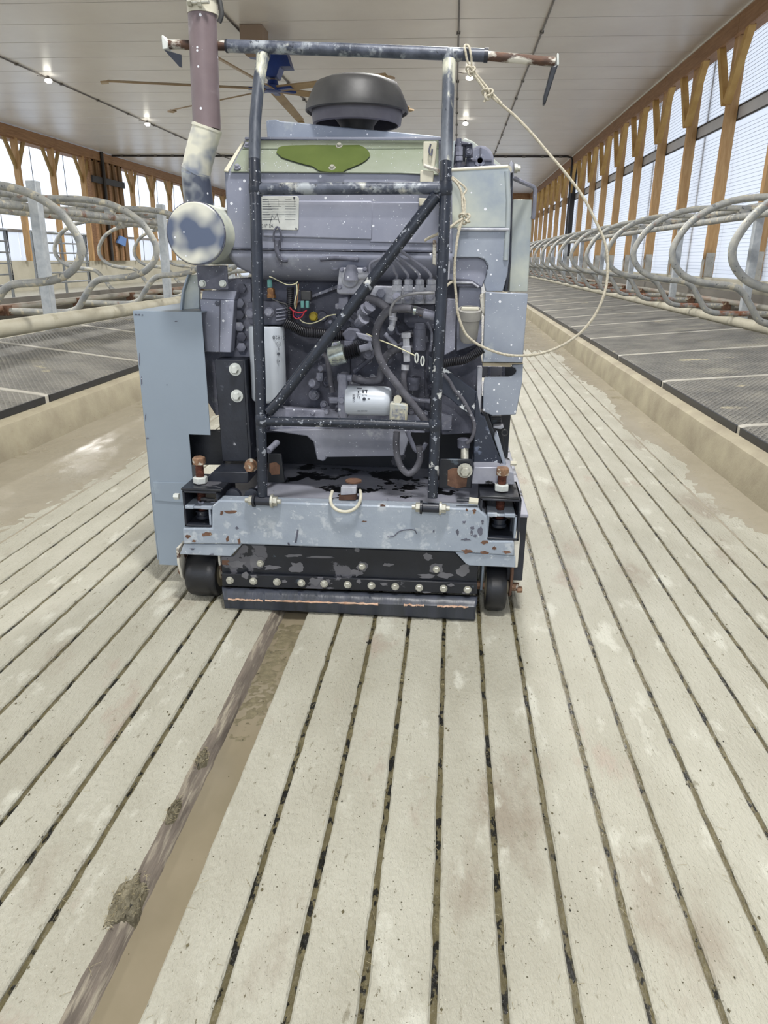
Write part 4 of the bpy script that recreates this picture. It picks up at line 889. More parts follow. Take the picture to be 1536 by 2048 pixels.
# ---- sender, connectors, wires
sn = MB().lathe(P(*ZL(1000, 395), 2.66), (-.03, 0, 1), [(0, .016), (.012, .017), (.013, .014), (.030, .014), (.034, .010)], 8).build('oil_sender', brass, mc)
MB().lathe(P(*ZL(988, 300), 2.66), (0, 0, 1), [(-.012, .009), (.012, .009), (.016, .006)], 12).build('sender_plug', wire_g, sn)
tb('wire', [(*ZL(x, y), 2.64) for x, y in ((985, 250), (1010, 258), (1060, 285), (1110, 305), (1160, 300), (1180, 285))], .9, wire_w, k=4, n=6)
tb('wire', [(*ZL(x, y), 2.65) for x, y in ((1168, 290), (1175, 350), (1160, 420), (1162, 470))], 1.3, wire_w, k=4, n=6)
tb('wire', [(*ZL(x, y), 2.65) for x, y in ((1185, 300), (1180, 380), (1170, 460))], 1.0, brass, k=4, n=6)
tb('wire', [(*ZL(x, y), 2.64) for x, y in ((1125, 460), (1150, 485), (1190, 496), (1225, 490), (1240, 478))], 1.5, wire_r, k=4, n=6)
tb('wire', [(*ZL(x, y), 2.64) for x, y in ((1150, 480), (1150, 520), (1175, 538), (1205, 525), (1225, 495))], 1.2, wire_r, k=4, n=6)
tb('wire', [(*ZL(x, y), 2.645) for x, y in ((1160, 485), (1165, 515), (1185, 522), (1208, 500))], 1.0, wire_v, k=4, n=6)
tb('wire', [(*ZL(x, y), 2.65) for x, y in ((1185, 530), (1215, 560), (1270, 570), (1330, 550), (1380, 520), (1440, 508))], 1.2, wire_w, k=4, n=6)
tb('wire', [(*ZL(x, y), 2.65) for x, y in ((1000, 400), (1050, 425), (1100, 440), (1110, 480))], 2.2, blackpl, k=4, n=6)
for x, y in ((1212, 440), (1245, 440)):
    c = P(*ZL(x, y), 2.65); MB().box(c-Vector((.006, .006, .012)), c+Vector((.006, .006, .012))).build('connector', wire_g, mc, bevel=.002)
rl = plate('relay', q(ZL, (1198, 345), (1268, 350), (1270, 415), (1200, 412)), 2.66, .03, blackpl)
k = w2m(*ZL(1288, 520), 2.7); yc = MB().hexbolt(P(*ZL(1288, 522), 2.72), (0, -1, 0), 8.5*k, .012, 9.5*k).build('drain_cap', yellow, mc)
def corrugated(name, pts, rp, m, step=3):
    sp = spline([P(*p) for p in pts], 14); x, y, Y = pts[0]; r = rp*w2m(x, y, Y)
    # resample evenly so the ribs are regular
    out = [sp[0]]; acc = 0; st_ = .0022
    for a, b in zip(sp, sp[1:]):
        L_ = (b-a).length; 
        while acc+L_ >= st_:
            f_ = (st_-acc)/L_; a = a.lerp(b, f_); out.append(a); L_ = (b-a).length; acc = 0
            if L_ < 1e-9: break
        acc += L_
    return MB().tube(out, [r*(1 if i % 3 else .84) for i in range(len(out))], n=12).build(name, m, mc)
corrugated('wiring_conduit', [(*ZL(x, y), 2.64) for x, y in ((1095, 560), (1150, 590), (1220, 625), (1320, 635), (1420, 650), (1500, 650))], 10.5, boot_m)
corrugated('wiring_conduit', [(*ZL(x, y), 2.68) for x, y in ((1130, 320), (1128, 400), (1120, 470), (1120, 540))], 7.5, boot_m)
corrugated('wiring_conduit', [(*ZR(x, y), 2.60) for x, y in ((905, 845), (980, 830), (1060, 815), (1130, 775), (1180, 740))], 9, boot_m)
# ---- fuel filter (lying)
fc = P(*ZR(247, 1092), 2.60); k = w2m(*ZR(400, 1092), 2.60); fl_ = 308/3.4133*k; fr2 = 29*k
ff = MB().lathe(fc, (1, 0, 0), [(0, fr2*.92), (.003, fr2), (.008, fr2*1.0), (fl_-.022, fr2), (fl_-.008, fr2*.95), (fl_-.001, fr2*.82), (fl_, fr2*.7)], 40).build('fuel_filter', filt, mc); ff['label'] = 'short white fuel filter can lying on its side'
Yf = 2.60-fr2-.0006
text('55508', P(*ZR(300, 1082), Yf+.001), .012, ink, ff, spin=90); text('1a', P(*ZR(330, 1072), Yf+.001), .014, ink, ff)
pr = MB(); c = P(*ZR(370, 1085), Yf); pr.lathe(c+Vector((0, .001, 0)), (0, -1, 0), [(0, .0058), (.0015, .0058)], 14)
for x0_, y0_, w_, h_ in ((320, 1008, 34, 10), (358, 1022, 10, 24), (372, 1022, 20, 8), (384, 1024, 6, 22), (326, 1030, 10, 16), (324, 1050, 12, 6), (394, 1082, 16, 6)):
    mark(ZR, x0_, y0_, x0_+w_, y0_+h_, Yf+.003, pr)
for i in range(3):
    for j in range(6): mark(ZR, 324+24*i, 1146+4.5*j, 338+24*i+(j*5) % 7, 1148.4+4.5*j, Yf+.009, pr)
pr.build('filter_print', ink, ff, smooth=False)
fb_ = plate('fuel_filter_head', q(ZR, (195, 915), (248, 918), (252, 1225), (205, 1225), (188, 1190), (190, 1000)), 2.57, .07, greyd, bevel=.006)
for x, y in ((150, 1092),): MB().lathe(P(*ZR(x, y), 2.60), (1, 0, 0), [(-.008, .012), (.02, .012)], 6).build('banjo_bolt', greyd, fb_)
bolt(*ZR(215, 1092), 2.57, 7, greyd, 9, fb_); MB().lathe(P(*ZR(285, 943), 2.60), (-1, 0, 0), [(0, .012), (.03, .012), (.035, .016), (.05, .016)], 14).build('hose_barb', greyd, fb_)
# ---- level plugs, bosses on crankcase
for x, y, r_ in ((30, 1055, 8.5), (100, 1120, 6.5), (68, 948, 6)):
    b_ = MB().lathe(P(*ZR(x, y), 2.755), (0, -1, 0), [(0, r_*1.7*.0016), (.012, r_*1.5*.0016)], 18).build('boss', greyd, mc); bolt(*ZR(x, y), 2.74, r_*.8, greyd, r_, b_)
tb('oil_line', [(*ZR(x, y), 2.70) for x, y in ((60, 840), (66, 880), (68, 930))], 1.5, greydk, n=8)
MB().lathe(P(*ZR(68, 905), 2.70), (0, 0, -1), [(0, .013), (.02, .014), (.03, .010)], 6).build('line_nut', greyd, mc)
tb('breather_hose', [(*ZR(x, y), 2.66) for x, y in ((90, 780), (115, 800), (125, 860), (140, 960), (155, 1040))], 5.5, hose_m, k=4)
for i in range(9):
    x = 20+ i*96; y = 1180-(i % 2)*6
    if x < 850 and not 250 < x < 560: MB().hexbolt(P(*ZR(x, y), 2.70), (0, -1, 0), .008, .008, .010).build('pan_bolt', greyd, mc)
# ---- solenoid
s0 = P(*ZR(140, 800), 2.56); s1 = P(*ZR(255, 768), 2.56); sdr = (s1-s0).normalized()
so_ = MB().lathe(s0, sdr, [(-.004, .030), (0, .034), (.052, .034), (.054, .030)], 32).build('stop_solenoid', chrome, mc); so_['label'] = 'bright steel stop solenoid'
be = MB(); L_ = .0
pf = [(0, .018)]
for i in range(7): pf += [(.002+.0075*i, .026), (.0055+.0075*i, .018)]
MB().lathe(s0+sdr*.055, sdr, pf, 24).build('rubber_bellows', boot_m, so_)
MB().lathe(s0+sdr*.108, sdr, [(0, .012), (.035, .012), (.036, .017), (.045, .017)], 12).build('solenoid_rod', greyd, so_)
text('CE', P(*ZR(210, 822), 2.524), .010, ink, so_)
mk = MB()
for i in range(3): mark(ZR, 152, 810+13*i, 182+6*(i % 2), 814+13*i, 2.526, mk)
mk.build('solenoid_print', ink, so_, smooth=False)
plate('solenoid_bracket', q(ZR, (150, 700), (205, 690), (225, 760), (140, 770)), 2.60, .01, chrome, so_); bolt(*ZR(172, 716), 2.60, 4, greyd, 5, so_)
# ---- lift pump
lp = plate('pump_body', q(ZR, (200, 195), (215, 185), (380, 190), (395, 240), (370, 375), (195, 370), (180, 355)), 2.62, .05, lightc, bevel=.006)
cyl('pump_dome', *ZR(275, 265), 2.62, 17, .02, -.012, lightc, lp, bevel=.004); MB().lathe(P(*ZR(282, 275), 2.60), (0, 0, 1), [(0, .028), (.02, .026), (.045, .017), (.05, .012)], 20).build('pump_cap', greyd, lp)
for x, y in ((218, 203), (203, 322), (360, 350), (375, 200)): bolt(*ZR(x, y), 2.62, 3.8, greyd, 4.6, lp, h=.006)
MB().tube([P(*ZR(320, 250), 2.60), P(*ZR(405, 243), 2.60)], .012, n=12).build('pump_outlet', lightc, lp)
tb('pump_pipe', [(*ZR(x, y), 2.59) for x, y in ((408, 245), (408, 175), (425, 150), (480, 125), (510, 90))], 2.6, greyd, k=4)
plate('timing_cover', q(ZR, (195, 395), (260, 385), (260, 480), (170, 470), (172, 435), (195, 432)), 2.66, .03, greyd)
# ---- injection pump
ip = plate('injection_pump_flange', q(ZR, (440, 312), (555, 315), (848, 330), (848, 440), (520, 440), (395, 400)), 2.64, .05, lightc, bevel=.005)
bolt(*ZR(485, 365), 2.64, 9.5, greyd, 0, ip, h=.012)
for i, x in enumerate((593, 668, 745, 823)):
    u = MB().lathe(P(*ZR(x, 432), 2.61), (0, 0, 1), [(0, .020), (.014, .022), (.02, .018)], 18)
    z_ = P(*ZR(x, 432), 2.61); 
    u.lathe(z_+Vector((0, 0, .02)), (0, 0, 1), [(0, .016), (.02, .016), (.022, .019), (.04, .019)], 6)
    u.lathe(z_+Vector((0, 0, .04)), (0, 0, 1), [(0, .014), (.020, .014), (.022, .016), (.036, .016), (.04, .011)], 6, .3)
    o = u.build('delivery_valve', lightc, ip)
    MB().lathe(P(*ZR(x, 388), 2.585), (0, -1, 0), [(-.01, .015), (.004, .015), (.005, .009), (.011, .009)], 12).build('valve_clamp', greyd, o)
    ends = ((560, 178), (590, 150), (615, 130), (640, 95))
    ex, ey = ends[i]
    tb('injector_pipe', [(*ZR(x, 262), 2.61), (*ZR(x, 238), 2.60), (*ZR(x-18-8*i, 210-6*i), 2.59), (*ZR(ex+10, ey), 2.58), (*ZR(ex-20-6*i, ey-30), 2.58)], 3.0, greyd, k=5)
plate('pump_side', q(ZR, (640, 445), (850, 440), (850, 610), (675, 600), (640, 560)), 2.70, .05, greydk)
# ---- hoses
tb('coolant_hose', [(*ZR(x, y), 2.55) for x, y in ((690, 470), (620, 462), (540, 480), (490, 530), (458, 600), (450, 680), (470, 790), (520, 890), (590, 980), (670, 1085), (740, 1170), (790, 1240))], 7.6, hose_m, k=5)
tb('return_hose', [(*ZR(x, y), 2.54) for x, y in ((548, 520), (550, 475), (575, 425), (630, 385), (710, 366), (790, 362), (850, 360))], 2.8, hose_w, k=5)
tb('upper_hose', [(*ZR(x, y), 2.62) for x, y in ((380, 400), (440, 412), (500, 445), (540, 490))], 8.5, hose_m, k=4)
cpl = tb('coupling_hose', [(*ZR(x, y), 2.57) for x, y in ((600, 470), (680, 470), (740, 485), (800, 505))], 8, hose_m, k=4)
MB().tube([P(*ZR(706, 480), 2.57), P(*ZR(724, 483), 2.57)], .0165, n=16).build('hose_clamp', chrome, cpl)
MB().tube([P(*ZR(752, 495), 2.57), P(*ZR(775, 498), 2.57)], .0125, n=6).build('hose_fitting', brass, cpl)
MB().tube([P(*ZR(775, 500), 2.57), P(*ZR(850, 520), 2.57)], .016, n=12).build('hose_stub', greyd, cpl)
tb('bypass_hose', [(*ZR(x, y), 2.63) for x, y in ((290, 943), (360, 960), (440, 965), (478, 940), (490, 880), (520, 800), (570, 755), (630, 735))], 8.0, hose_m, k=5)
tb('drain_hose', [(*BR(x, y), 2.46) for x, y in ((490, -60), (486, 20), (492, 100), (520, 185), (570, 230), (620, 195), (650, 120), (640, 40))], 6.5, hose_m, k=5)
tb('drain_hose', [(*BR(x, y), 2.56) for x, y in ((560, -60), (590, 10), (620, 70), (660, 70), (690, 20))], 4.5, greydk, k=5)
tb('fuel_hose', [(*R6(x, y), 2.57) for x, y in ((-90, 330), (-10, 420), (60, 545), (170, 670), (260, 830), (318, 960), (330, 1080), (300, 1200), (230, 1280))], 3.8, hose_m, k=5)
# banjo fittings
fitA = MB().lathe(P(*ZR(560, 590), 2.60), (.12, 0, 1), [(0, .010), (.02, .012), (.022, .015), (.032, .015), (.034, .010), (.05, .010)], 12).build('fitting', lightc, mc)
MB().lathe(P(*ZR(555, 600), 2.58), (0, -1, 0), [(-.02, .012), (.002, .012)], 6).build('fitting_nut', lightc, fitA)
fitB = MB().lathe(P(*ZR(745, 750), 2.62), (0, 0, 1), [(0, .024), (.07, .022), (.072, .020), (.09, .020), (.094, .016)], 20).build('fuel_feed_pump', greydk, mc)
MB().lathe(P(*ZR(745, 655), 2.62), (0, 0, 1), [(-.008, .021), (.012, .021), (.016, .017)], 20).build('feed_pump_cap', lightc, fitB)
fitC = MB().lathe(P(*ZR(660, 770), 2.59), (-.05, 0, 1), [(-.03, .013), (0, .013), (.002, .017), (.022, .017), (.024, .013), (.05, .013), (.052, .018), (.068, .018), (.07, .013)], 6).build('banjo_fitting', lightc, mc)
tb('elbow_pipe', [(*ZR(x, y), 2.63) for x, y in ((640, 700), (632, 660), (660, 635), (710, 640))], 4, hose_m, k=4)
tb('bleed_hose', [(*ZR(x, y), 2.60) for x, y in ((655, 870), (640, 920), (640, 980), (650, 1040))], 6, hose_m, k=4)
MB().tube([P(*ZR(652, 850), 2.60), P(*ZR(650, 885), 2.60)], .015, n=14).build('hose_clamp', lightc, mc)
tb('strainer_hose', [(*ZR(x, y), 2.63) for x, y in ((640, 700), (600, 730), (560, 690), (510, 640))], 5, greyd, k=4)
MB().lathe(P(*ZR(705, 1020), 2.66), (0, 0, 1), [(0, .020), (.025, .024), (.03, .027), (.045, .027)], 16).build('fuel_strainer', greydk, mc)
for x, y in ((365, 490), (350, 555), (390, 470)):
    MB().lathe(P(*ZR(x, y), 2.62), (.5, -.6, .5), [(-.02, .018), (.01, .018), (.012, .022), (.022, .022)], 8).build('linkage_nut', greyd, mc)
lk = plate('stop_lever', q(ZR, (215, 640), (260, 600), (330, 610), (350, 650), (290, 700), (240, 690)), 2.58, .03, greydk, bevel=.006)
plate('lever_arm', q(ZR, (310, 630), (400, 650), (432, 690), (420, 700), (330, 670)), 2.57, .02, greyd, lk)
MB().lathe(P(*ZR(262, 690), 2.57), (0, 0, -1), [(0, .017), (.02, .017), (.022, .010), (.035, .010)], 8).build('lever_clamp', greydk, lk)
tb('throttle_cable', [(*ZR(x, y), 2.55) for x, y in ((385, 640), (470, 680), (560, 715), (640, 752), (720, 790))], 1.3, wire_w, n=6)
MB().lathe(P(*ZR(400, 770), 2.60), (0, -1, 0), [(-.03, .022), (.004, .022), (.006, .012), (.012, .012)], 14).build('rod_end', greydk, mc)
for x, y in ((728, 805), (768, 826)):
    c = P(*ZR(x, y), 2.55); MB().tube([c+Vector((cos(a_)*.009*(.6), -.002, sin(a_)*.016)) for a_ in [i*pi/6 for i in range(13)]], .0028, n=8, caps=False).build('cable_tie', washer, mc)
jb = plate('jar_reservoir', q(ZR, (545, 1110), (665, 1125), (668, 1150), (660, 1245), (540, 1240)), 2.52, .04, white_l, bevel=.006); jb['label'] = 'grimy clear reservoir with blue residue'
cyl('jar_cap', *ZR(600, 1085), 2.55, 8, 0, -.02, cream, jb); plate('jar_label', q(ZR, (560, 1150), (650, 1155), (648, 1230), (556, 1225)), 2.518, .002, mat('worn_blue', (70, 84, 120), (190, 186, 160), 60, .5), jb, bevel=0)
# small clutter bosses so the casting is not flat
random.seed(3)
for i in range(46):
    x = random.choice([random.uniform(270, 450), random.uniform(480, 850), random.uniform(20, 200), random.uniform(560, 850)]); y = random.uniform(420, 1250)
    Y = random.uniform(2.70, 2.74); r_ = random.uniform(.006, .018)
    if random.random() < .5: MB().hexbolt(P(*ZR(x, y), Y), (0, -1, 0), r_*.7, .010, r_*.9).build('casting_bolt', random.choice([greyd, greydk, lightc]), mc)
    else: MB().lathe(P(*ZR(x, y), Y+.02), (random.uniform(-.4, .4), -1, random.uniform(-.4, .4)), [(0, r_*1.3), (.03, r_), (.033, r_*.7), (.03, r_*.4)], 14).build('casting_boss', random.choice([greyd, greydk]), mc)
for pts in (((270, 470), (330, 520), (420, 540), (470, 620)), ((200, 500), (300, 560), (330, 640)), ((580, 520), (600, 640), (700, 620)), ((800, 560), (830, 640), (820, 760)), ((700, 930), (640, 1000), (700, 1080), (820, 1100)), ((480, 700), (420, 800), (350, 860), (300, 900))):
    tb('small_pipe', [(*ZR(x, y), 2.68) for x, y in pts], random.uniform(2.5, 5), random.choice([hose_m, greyd, greydk]), k=4, n=8)
# ---- sump
plate('oil_sump', q(ZL, (975, 1300), (1240, 1340), (1285, 1380), (1310, 1500), (1350, 1512), (1370, 1500), (1372, 1484)) + q(ZR, (590, 1478), (640, 1470), (690, 1320), (640, 1290)) + q(ZL, (1300, 1290)), 2.64, .5, mat('sump_grey', (142, 144, 154), (120, 122, 134), 6, .5, .1, bump=.3, spots=(((172, 174, 178), 9, .6, .1),), specks=(WF,)), bevel=.012)
plate('sump_flange', [(540, 852), (850, 856), (850, 866), (540, 862)], 2.66, .5, greyd)
# ---- D-ring on the beam
dr = MB().tube([P(*BR(x, y), Y) for x, y, Y in ((50, 350, 2.47), (38, 400, 2.415), (48, 445, 2.405), (85, 478, 2.40), (140, 490, 2.40), (195, 474, 2.40), (232, 435, 2.405), (245, 385, 2.415), (240, 345, 2.47))], .0058, n=10, smooth=5).build('lifting_ring', cream, mc); dr['label'] = 'pale D-shaped lifting ring'
plate('ring_strap', q(BR, (108, 320), (215, 320), (212, 372), (105, 378)), 2.45, .03, lightc, dr); plate('ring_lug', q(BR, (95, 378), (212, 362), (212, 412), (92, 415)), 2.46, .03, rust_m, dr)
MB().lathe(P(*BR(195, 285), 2.56), (0, 0, 1), [(0, .03), (.006, .03)], 20).build('deck_washer', rust_m, dr)
# weld bead / rope of dirt along the deck front
wbd = []
for i in range(80):
    u = i/79; v = P(402+u*560, 985+u*10, 2.475); v.z = zd+.006+.004*noise.noise((u*50, 0, 0)); wbd.append(v)
MB().tube(wbd, [.008+.003*noise.noise((i*.9, 3, 3)) for i in range(80)], n=8).build('deck_weld', mat('crusted_weld', (32, 32, 34), (60, 60, 62), 60, .5, bump=.6, spots=(((196, 192, 150), 40, .62, .04),)), mc)
for x in (735, 865): MB().lathe(P(*BL(x, 368), 2.48)-Vector((0, 0, .01)), (0, -1, 0), [(-.02, .028), (0, .028), (.002, .022)], 24).build('deck_port', blackp, mc)
tp([(*BR(900, 408), 2.44), (*BR(985, 412), 2.44)], .007, 0, 8).build('pin', blackp, mc); tp([(*BR(982, 412), 2.44), (*BR(1045, 420), 2.44)], .012, 0, 8).build('pin_sleeve', cream, mc)
# ---- right mount lug, bolt
rl_ = plate('rear_lug', q(BR, (785, 130), (1000, 135), (1000, 330), (775, 330)), 2.50, .014, blackb)
plate('rust_patch', q(BR, (838, 205), (880, 190), (940, 200), (972, 250), (965, 320), (900, 332), (835, 310)), 2.4985, .002, rust_m, rl_)
MB().tube([P(*R6(200, 1330), 2.60), P(*R6(200, 1560), 2.53)], .014, n=12).build('mount_stud', zinc, rl_)
MB().lathe(P(*R6(185, 1330), 2.60), (0, 0, 1), [(0, .022), (.03, .024), (.034, .018)], 16).build('rubber_bush', greydk, rl_)
bolt(*R6(203, 1645), 2.49, 10.5, zinc, 15, rl_, h=.022)
# black plates right of the engine
plate('mount_arm', q(R6, (-300, 60), (0, 300), (365, 570), (350, 950), (320, 950), (0, 665), (-120, 600), (-280, 420)), 2.60, .012, mat('arm_splashed', (34, 40, 52), (50, 56, 70), 6, .4, .1, bump=.2, spots=(((214, 218, 220), 26, .58, .03), ((120, 130, 150), 12, .62, .06))), label='black mount arm heavily splashed white')
plate('mount_column', q(R6, (335, 900), (350, 600), (370, 580), (420, 900), (480, 930), (500, 1000), (690, 1500), (700, 1560), (320, 1600)), 2.59, .10, mat('column_splashed', (34, 40, 52), (46, 52, 66), 6, .4, .1, bump=.2, spots=(((196, 202, 210), 40, .60, .06), ((110, 120, 140), 18, .60, .1))), label='tapered black mount column with white spatter')
plate('mount_back', q(R6, (415, 830), (510, 870), (630, 1200), (700, 1500), (600, 1300)), 2.63, .05, blackb)
plate('mount_flange', q(R6, (600, 1200), (650, 1130), (690, 1270), (770, 1560), (730, 1590), (640, 1330)), 2.60, .05, palep)
plate('mount_foot', q(R6, (330, 1600), (640, 1600), (870, 1680), (880, 1840), (290, 1830)), 2.52, .2, deckm)
rd = plate('radiator_core', q(R6, (540, 880), (695, 890), (720, 1130), (770, 1530), (600, 1300)), 2.70, .25, blackb)
for i in range(7): plate('radiator_fin', q(R6, (560, 905+22*i), (698, 900+22*i), (700, 908+22*i), (560, 913+22*i)), 2.695, .02, boot_m, rd, bevel=0)
c = P(*R6(742, 1130), 2.66); MB().tube([c+Vector((cos(a_)*.011, 0, sin(a_)*.011)) for a_ in [i*pi/8 for i in range(17)]], .003, n=8, caps=False).build('cable_eye', blackpl, rd)
plate('clip_bracket', q(R6, (590, 1045), (720, 1035), (740, 1060), (700, 1085), (590, 1070)), 2.66, .04, lightc, rd)
# ---- right side sheets
rs = plate('side_cowl', q(R5, (130, 455), (770, 420), (800, 470), (800, 1000), (790, 1420), (770, 1640), (715, 1840), (520, 1840), (500, 1740), (545, 1600), (545, 1530), (500, 1470), (440, 1452), (330, 1452), (100, 1452)), 2.64, .03, palep); rs['label'] = 'pale sprayed sheet cowl on the right side'
plate('cowl_upper', q(R5, (130, 458), (772, 420), (792, 500), (780, 1110), (120, 1112)), 2.637, .006, pale, rs)
plate('cowl_recess', q(R5, (100, 1450), (440, 1450), (505, 1475), (548, 1550), (520, 1680), (480, 1790), (100, 1700)), 2.66, .03, grey, rs)
tp([(*R5(230, 1132), 2.634), (*R5(785, 1134), 2.634)], .0055, 0, 10).build('stiffening_rib', lightc, rs)
tp([(*R5(760, 470), 2.64), (*R5(778, 800), 2.64), (*R5(770, 1110), 2.64), (*R5(745, 1480), 2.64)], .009, 0, 10).build('rolled_edge', pale, rs)
MB().tube([P(*R5(120, 456), 2.64), P(*R5(772, 418), 2.64)], .006, n=10).build('rolled_edge', cream, rs)
plate('cowl_strip', q(R5, (100, 1110), (128, 1110), (108, 1700), (75, 1720)), 2.62, .02, lightc, rs); 
plate('cowl_strip', q(R5, (150, 120), (172, 122), (150, 455), (130, 455)), 2.64, .03, pale, rs)
b = MB().prism([P(*p, 2.655) for p in q(R5, (185, 1690), (350, 1700), (400, 1730), (485, 1785), (200, 1780))], (0, .02, 0)); b.build('louver', greydk, rs)
tp([(*R5(150, 1735), 2.65), (*R5(370, 1740), 2.65), (*R5(440, 1790), 2.65)], .004, 0, 8).build('louver_rod', lightc, rs)
bs = plate('back_sheet', q(R5, (830, 790), (1048, 790), (1040, 1100), (1000, 1840), (785, 1842), (800, 1500)), 2.80, .3, pale); bs['label'] = 'tall sprayed back sheet'
plate('edge_seam', q(R5, (812, 480), (832, 480), (812, 1500), (770, 1840), (720, 1840), (785, 1500)), 2.66, .2, blackp)
sl = tp([(*R5(x, y), Y) for x, y, Y in ((812, 370, 2.70), (815, 540, 2.70), (850, 552, 2.71), (1060, 645, 2.80), (1085, 680, 2.80), (1068, 960, 2.80), (1055, 1010, 2.80))], .0075, 0, 8).build('catch_rod', greyd, mc)
plate('catch_lug', q(R5, (790, 380), (815, 340), (830, 380), (832, 560), (800, 560)), 2.69, .03, lightc, sl); MB().lathe(P(*R5(845, 440), 2.70), (1, 0, 0), [(0, .014), (.01, .014), (.011, .009), (.02, .009)], 12).build('catch_bolt', zinc, sl)
MB().lathe(P(*R5(775, 450), 2.66), (0, -1, 0), [(-.01, .013), (.004, .012)], 12).build('catch_stop', cream, sl)
fp = plate('front_sheet', q(ZR, (1198, 355), (1488, 366), (1470, 600), (1452, 838), (1178, 836)), 2.60, .03, palep); fp['label'] = 'square grey front sheet below the filler'
plate('sheet_fold', q(R6, (443, 175), (1005, 178), (1000, 190), (840, 200), (830, 232), (445, 222)), 2.605, .05, curb_m, fp)
# lower sheet with an open slot
so2 = q(R6, (1000, 190), (985, 450), (900, 885), (580, 900), (445, 835), (455, 500), (470, 368), (800, 362), (860, 345), (900, 310), (905, 280), (890, 250), (850, 232), (840, 200))
plate('lower_sheet', so2, 2.62, .006, palep, label='lower grey sheet with a round-ended slot')
plate('slot_back', q(R6, (430, 225), (930, 225), (930, 380), (430, 380)), 2.75, .02, blackb)
for x in (520, 715): plate('slot_bar', q(R6, (x, 232), (x+40, 232), (x+35, 368), (x-5, 368)), 2.72, .01, greydk, bevel=.001)
# upright channel between engine and sheets
plate('upright_channel', q(R6, (375, 240), (443, 235), (415, 900), (355, 900)), 2.62, .05, lightc)
# oil filler
ofl = P(*ZR(1092, 480), 2.62); k = w2m(*ZR(1092, 480), 2.62)
fn = MB().lathe(ofl, (0, -.25, 1), [(-.11, .026), (-.09, .032), (-.03, .035), (-.028, 23.5*k), (-.004, 24*k), (.004, 24*k), (.005, 20.5*k), (-.003, 20*k), (-.004, .001)], 36).build('oil_filler', mat('filler_dusty', (140, 138, 136), (170, 168, 160), 8, .6, bump=.2), mc)
MB().box(ofl+Vector((-.03, -.02, .0)), ofl+Vector((.03, -.012, .012))).build('filler_grip', cream, fn, bevel=.004)
plate('filler_bracket', q(ZR, (1020, 320), (1170, 322), (1172, 700), (1000, 760), (1000, 560)), 2.68, .03, grey)
plate('filler_stain', q(ZR, (1160, 370), (1200, 360), (1190, 520), (1165, 480)), 2.66, .02, rustw)
plate('side_panel', q(ZR, (935, 400), (1000, 405), (990, 750), (915, 790)), 2.66, .04, greyd)
plate('side_panel', q(ZR, (930, 870), (1160, 720), (1180, 880), (1140, 1040), (1130, 1180), (900, 1160)), 2.70, .04, greydk)
plate('heat_box', q(ZR, (895, 1010), (1100, 1020), (1110, 1320), (900, 1330)), 2.68, .1, greydk)
plate('heat_tab', q(ZR, (895, 1180), (972, 1200), (965, 1300), (900, 1300)), 2.66, .03, greyd)
# ---- alternator top right
al = P(*R5(455, 350), 2.90); k = w2m(*R5(455, 350), 2.90)
at_ = MB().lathe(al, (0, 1, 0), [(0, 25*k), (.002, 27.5*k), (.03, 28*k), (.10, 28*k)], 40).build('alternator', greyd, mc)
MB().lathe(al, (0, -1, 0), [(-.006, 24*k), (.001, 22.5*k), (.001, 12*k), (.006, 11*k), (.006, 6*k), (0, 5*k)], 32).build('alternator_face', grey, at_)
for i in range(4):
    a_ = pi/4*0+i*pi/2; MB().bar(al+Vector((cos(a_)*.012, -.006, sin(a_)*.012)), al+Vector((cos(a_)*.042, -.004, sin(a_)*.042)), .006, .006, up=(0, 1, 0)).build('alternator_rib', greydk, at_)
plate('alternator_bracket', q(R5, (285, 165), (372, 150), (376, 310), (282, 310)), 2.86, .02, greydk, at_)
MB().lathe(P(*R5(328, 250), 2.86), (0, -1, 0), [(0, .012), (.004, .012), (.006, .006), (.009, .006)], 16).build('bracket_bolt', greyd, at_)
plate('bracket_top', q(R5, (165, 125), (235, 120), (370, 150), (360, 165), (165, 170)), 2.84, .06, greydk, at_)
tb('throttle_link', [(*R5(x, y), 2.82) for x, y in ((215, 100), (215, 200), (225, 290), (215, 380), (210, 450))], 5.5, greydk, n=10)
for y in (190, 240, 300): MB().lathe(P(*R5(218, y), 2.82), (0, 0, -1), [(0, .013), (.014, .013), (.016, .010)], 8).build('link_nut', greyd, mc)
plate('alternator_base', q(R5, (175, 400), (620, 380), (690, 420), (690, 470), (175, 470)), 2.92, .2, greyd)
plate('rear_wedge', q(R5, (235, 120), (290, 92), (380, 130), (700, 400), (640, 420), (300, 420)), 3.10, .02, pale)
plate('dark_gap', q(R5, (160, 130), (290, 130), (290, 460), (150, 460)), 2.98, .02, blackb)

# ================================================================== rope
rp = root('rope', 'thin pale rope knotted to the top bar and looping down beside the machine', 'rope', (.25, 2.5, 1.0))
rpts = [(941, 141, 2.60), (958, 163, 2.60), (975, 185, 2.60), (1000, 207, 2.595), (1030, 232, 2.59), (1062, 265, 2.58), (1094, 303, 2.57), (1130, 345, 2.56), (1165, 392, 2.55), (1190, 440, 2.54), (1208, 480, 2.53), (1215, 515, 2.52), (1214, 560, 2.51), (1205, 598, 2.50), (1186, 636, 2.50), (1158, 668, 2.50), (1120, 693, 2.51), (1072, 709, 2.52), (1015, 710, 2.53), (966, 694, 2.53), (940, 677, 2.53), (927, 660, 2.53), (916, 628, 2.53), (912, 590, 2.53), (909, 545, 2.53), (912, 500, 2.53), (917, 466, 2.54), (925, 440, 2.55)]
def rope(pts, rpx, name='rope_strand', par=rp, k=8):
    x, y, Y = pts[len(pts)//2]; sp = spline([P(*p) for p in pts], k); r = rpx*w2m(x, y, Y)
    return MB().tube(sp, r, n=8).build(name, ropem, par)
rope(rpts, 2.7)
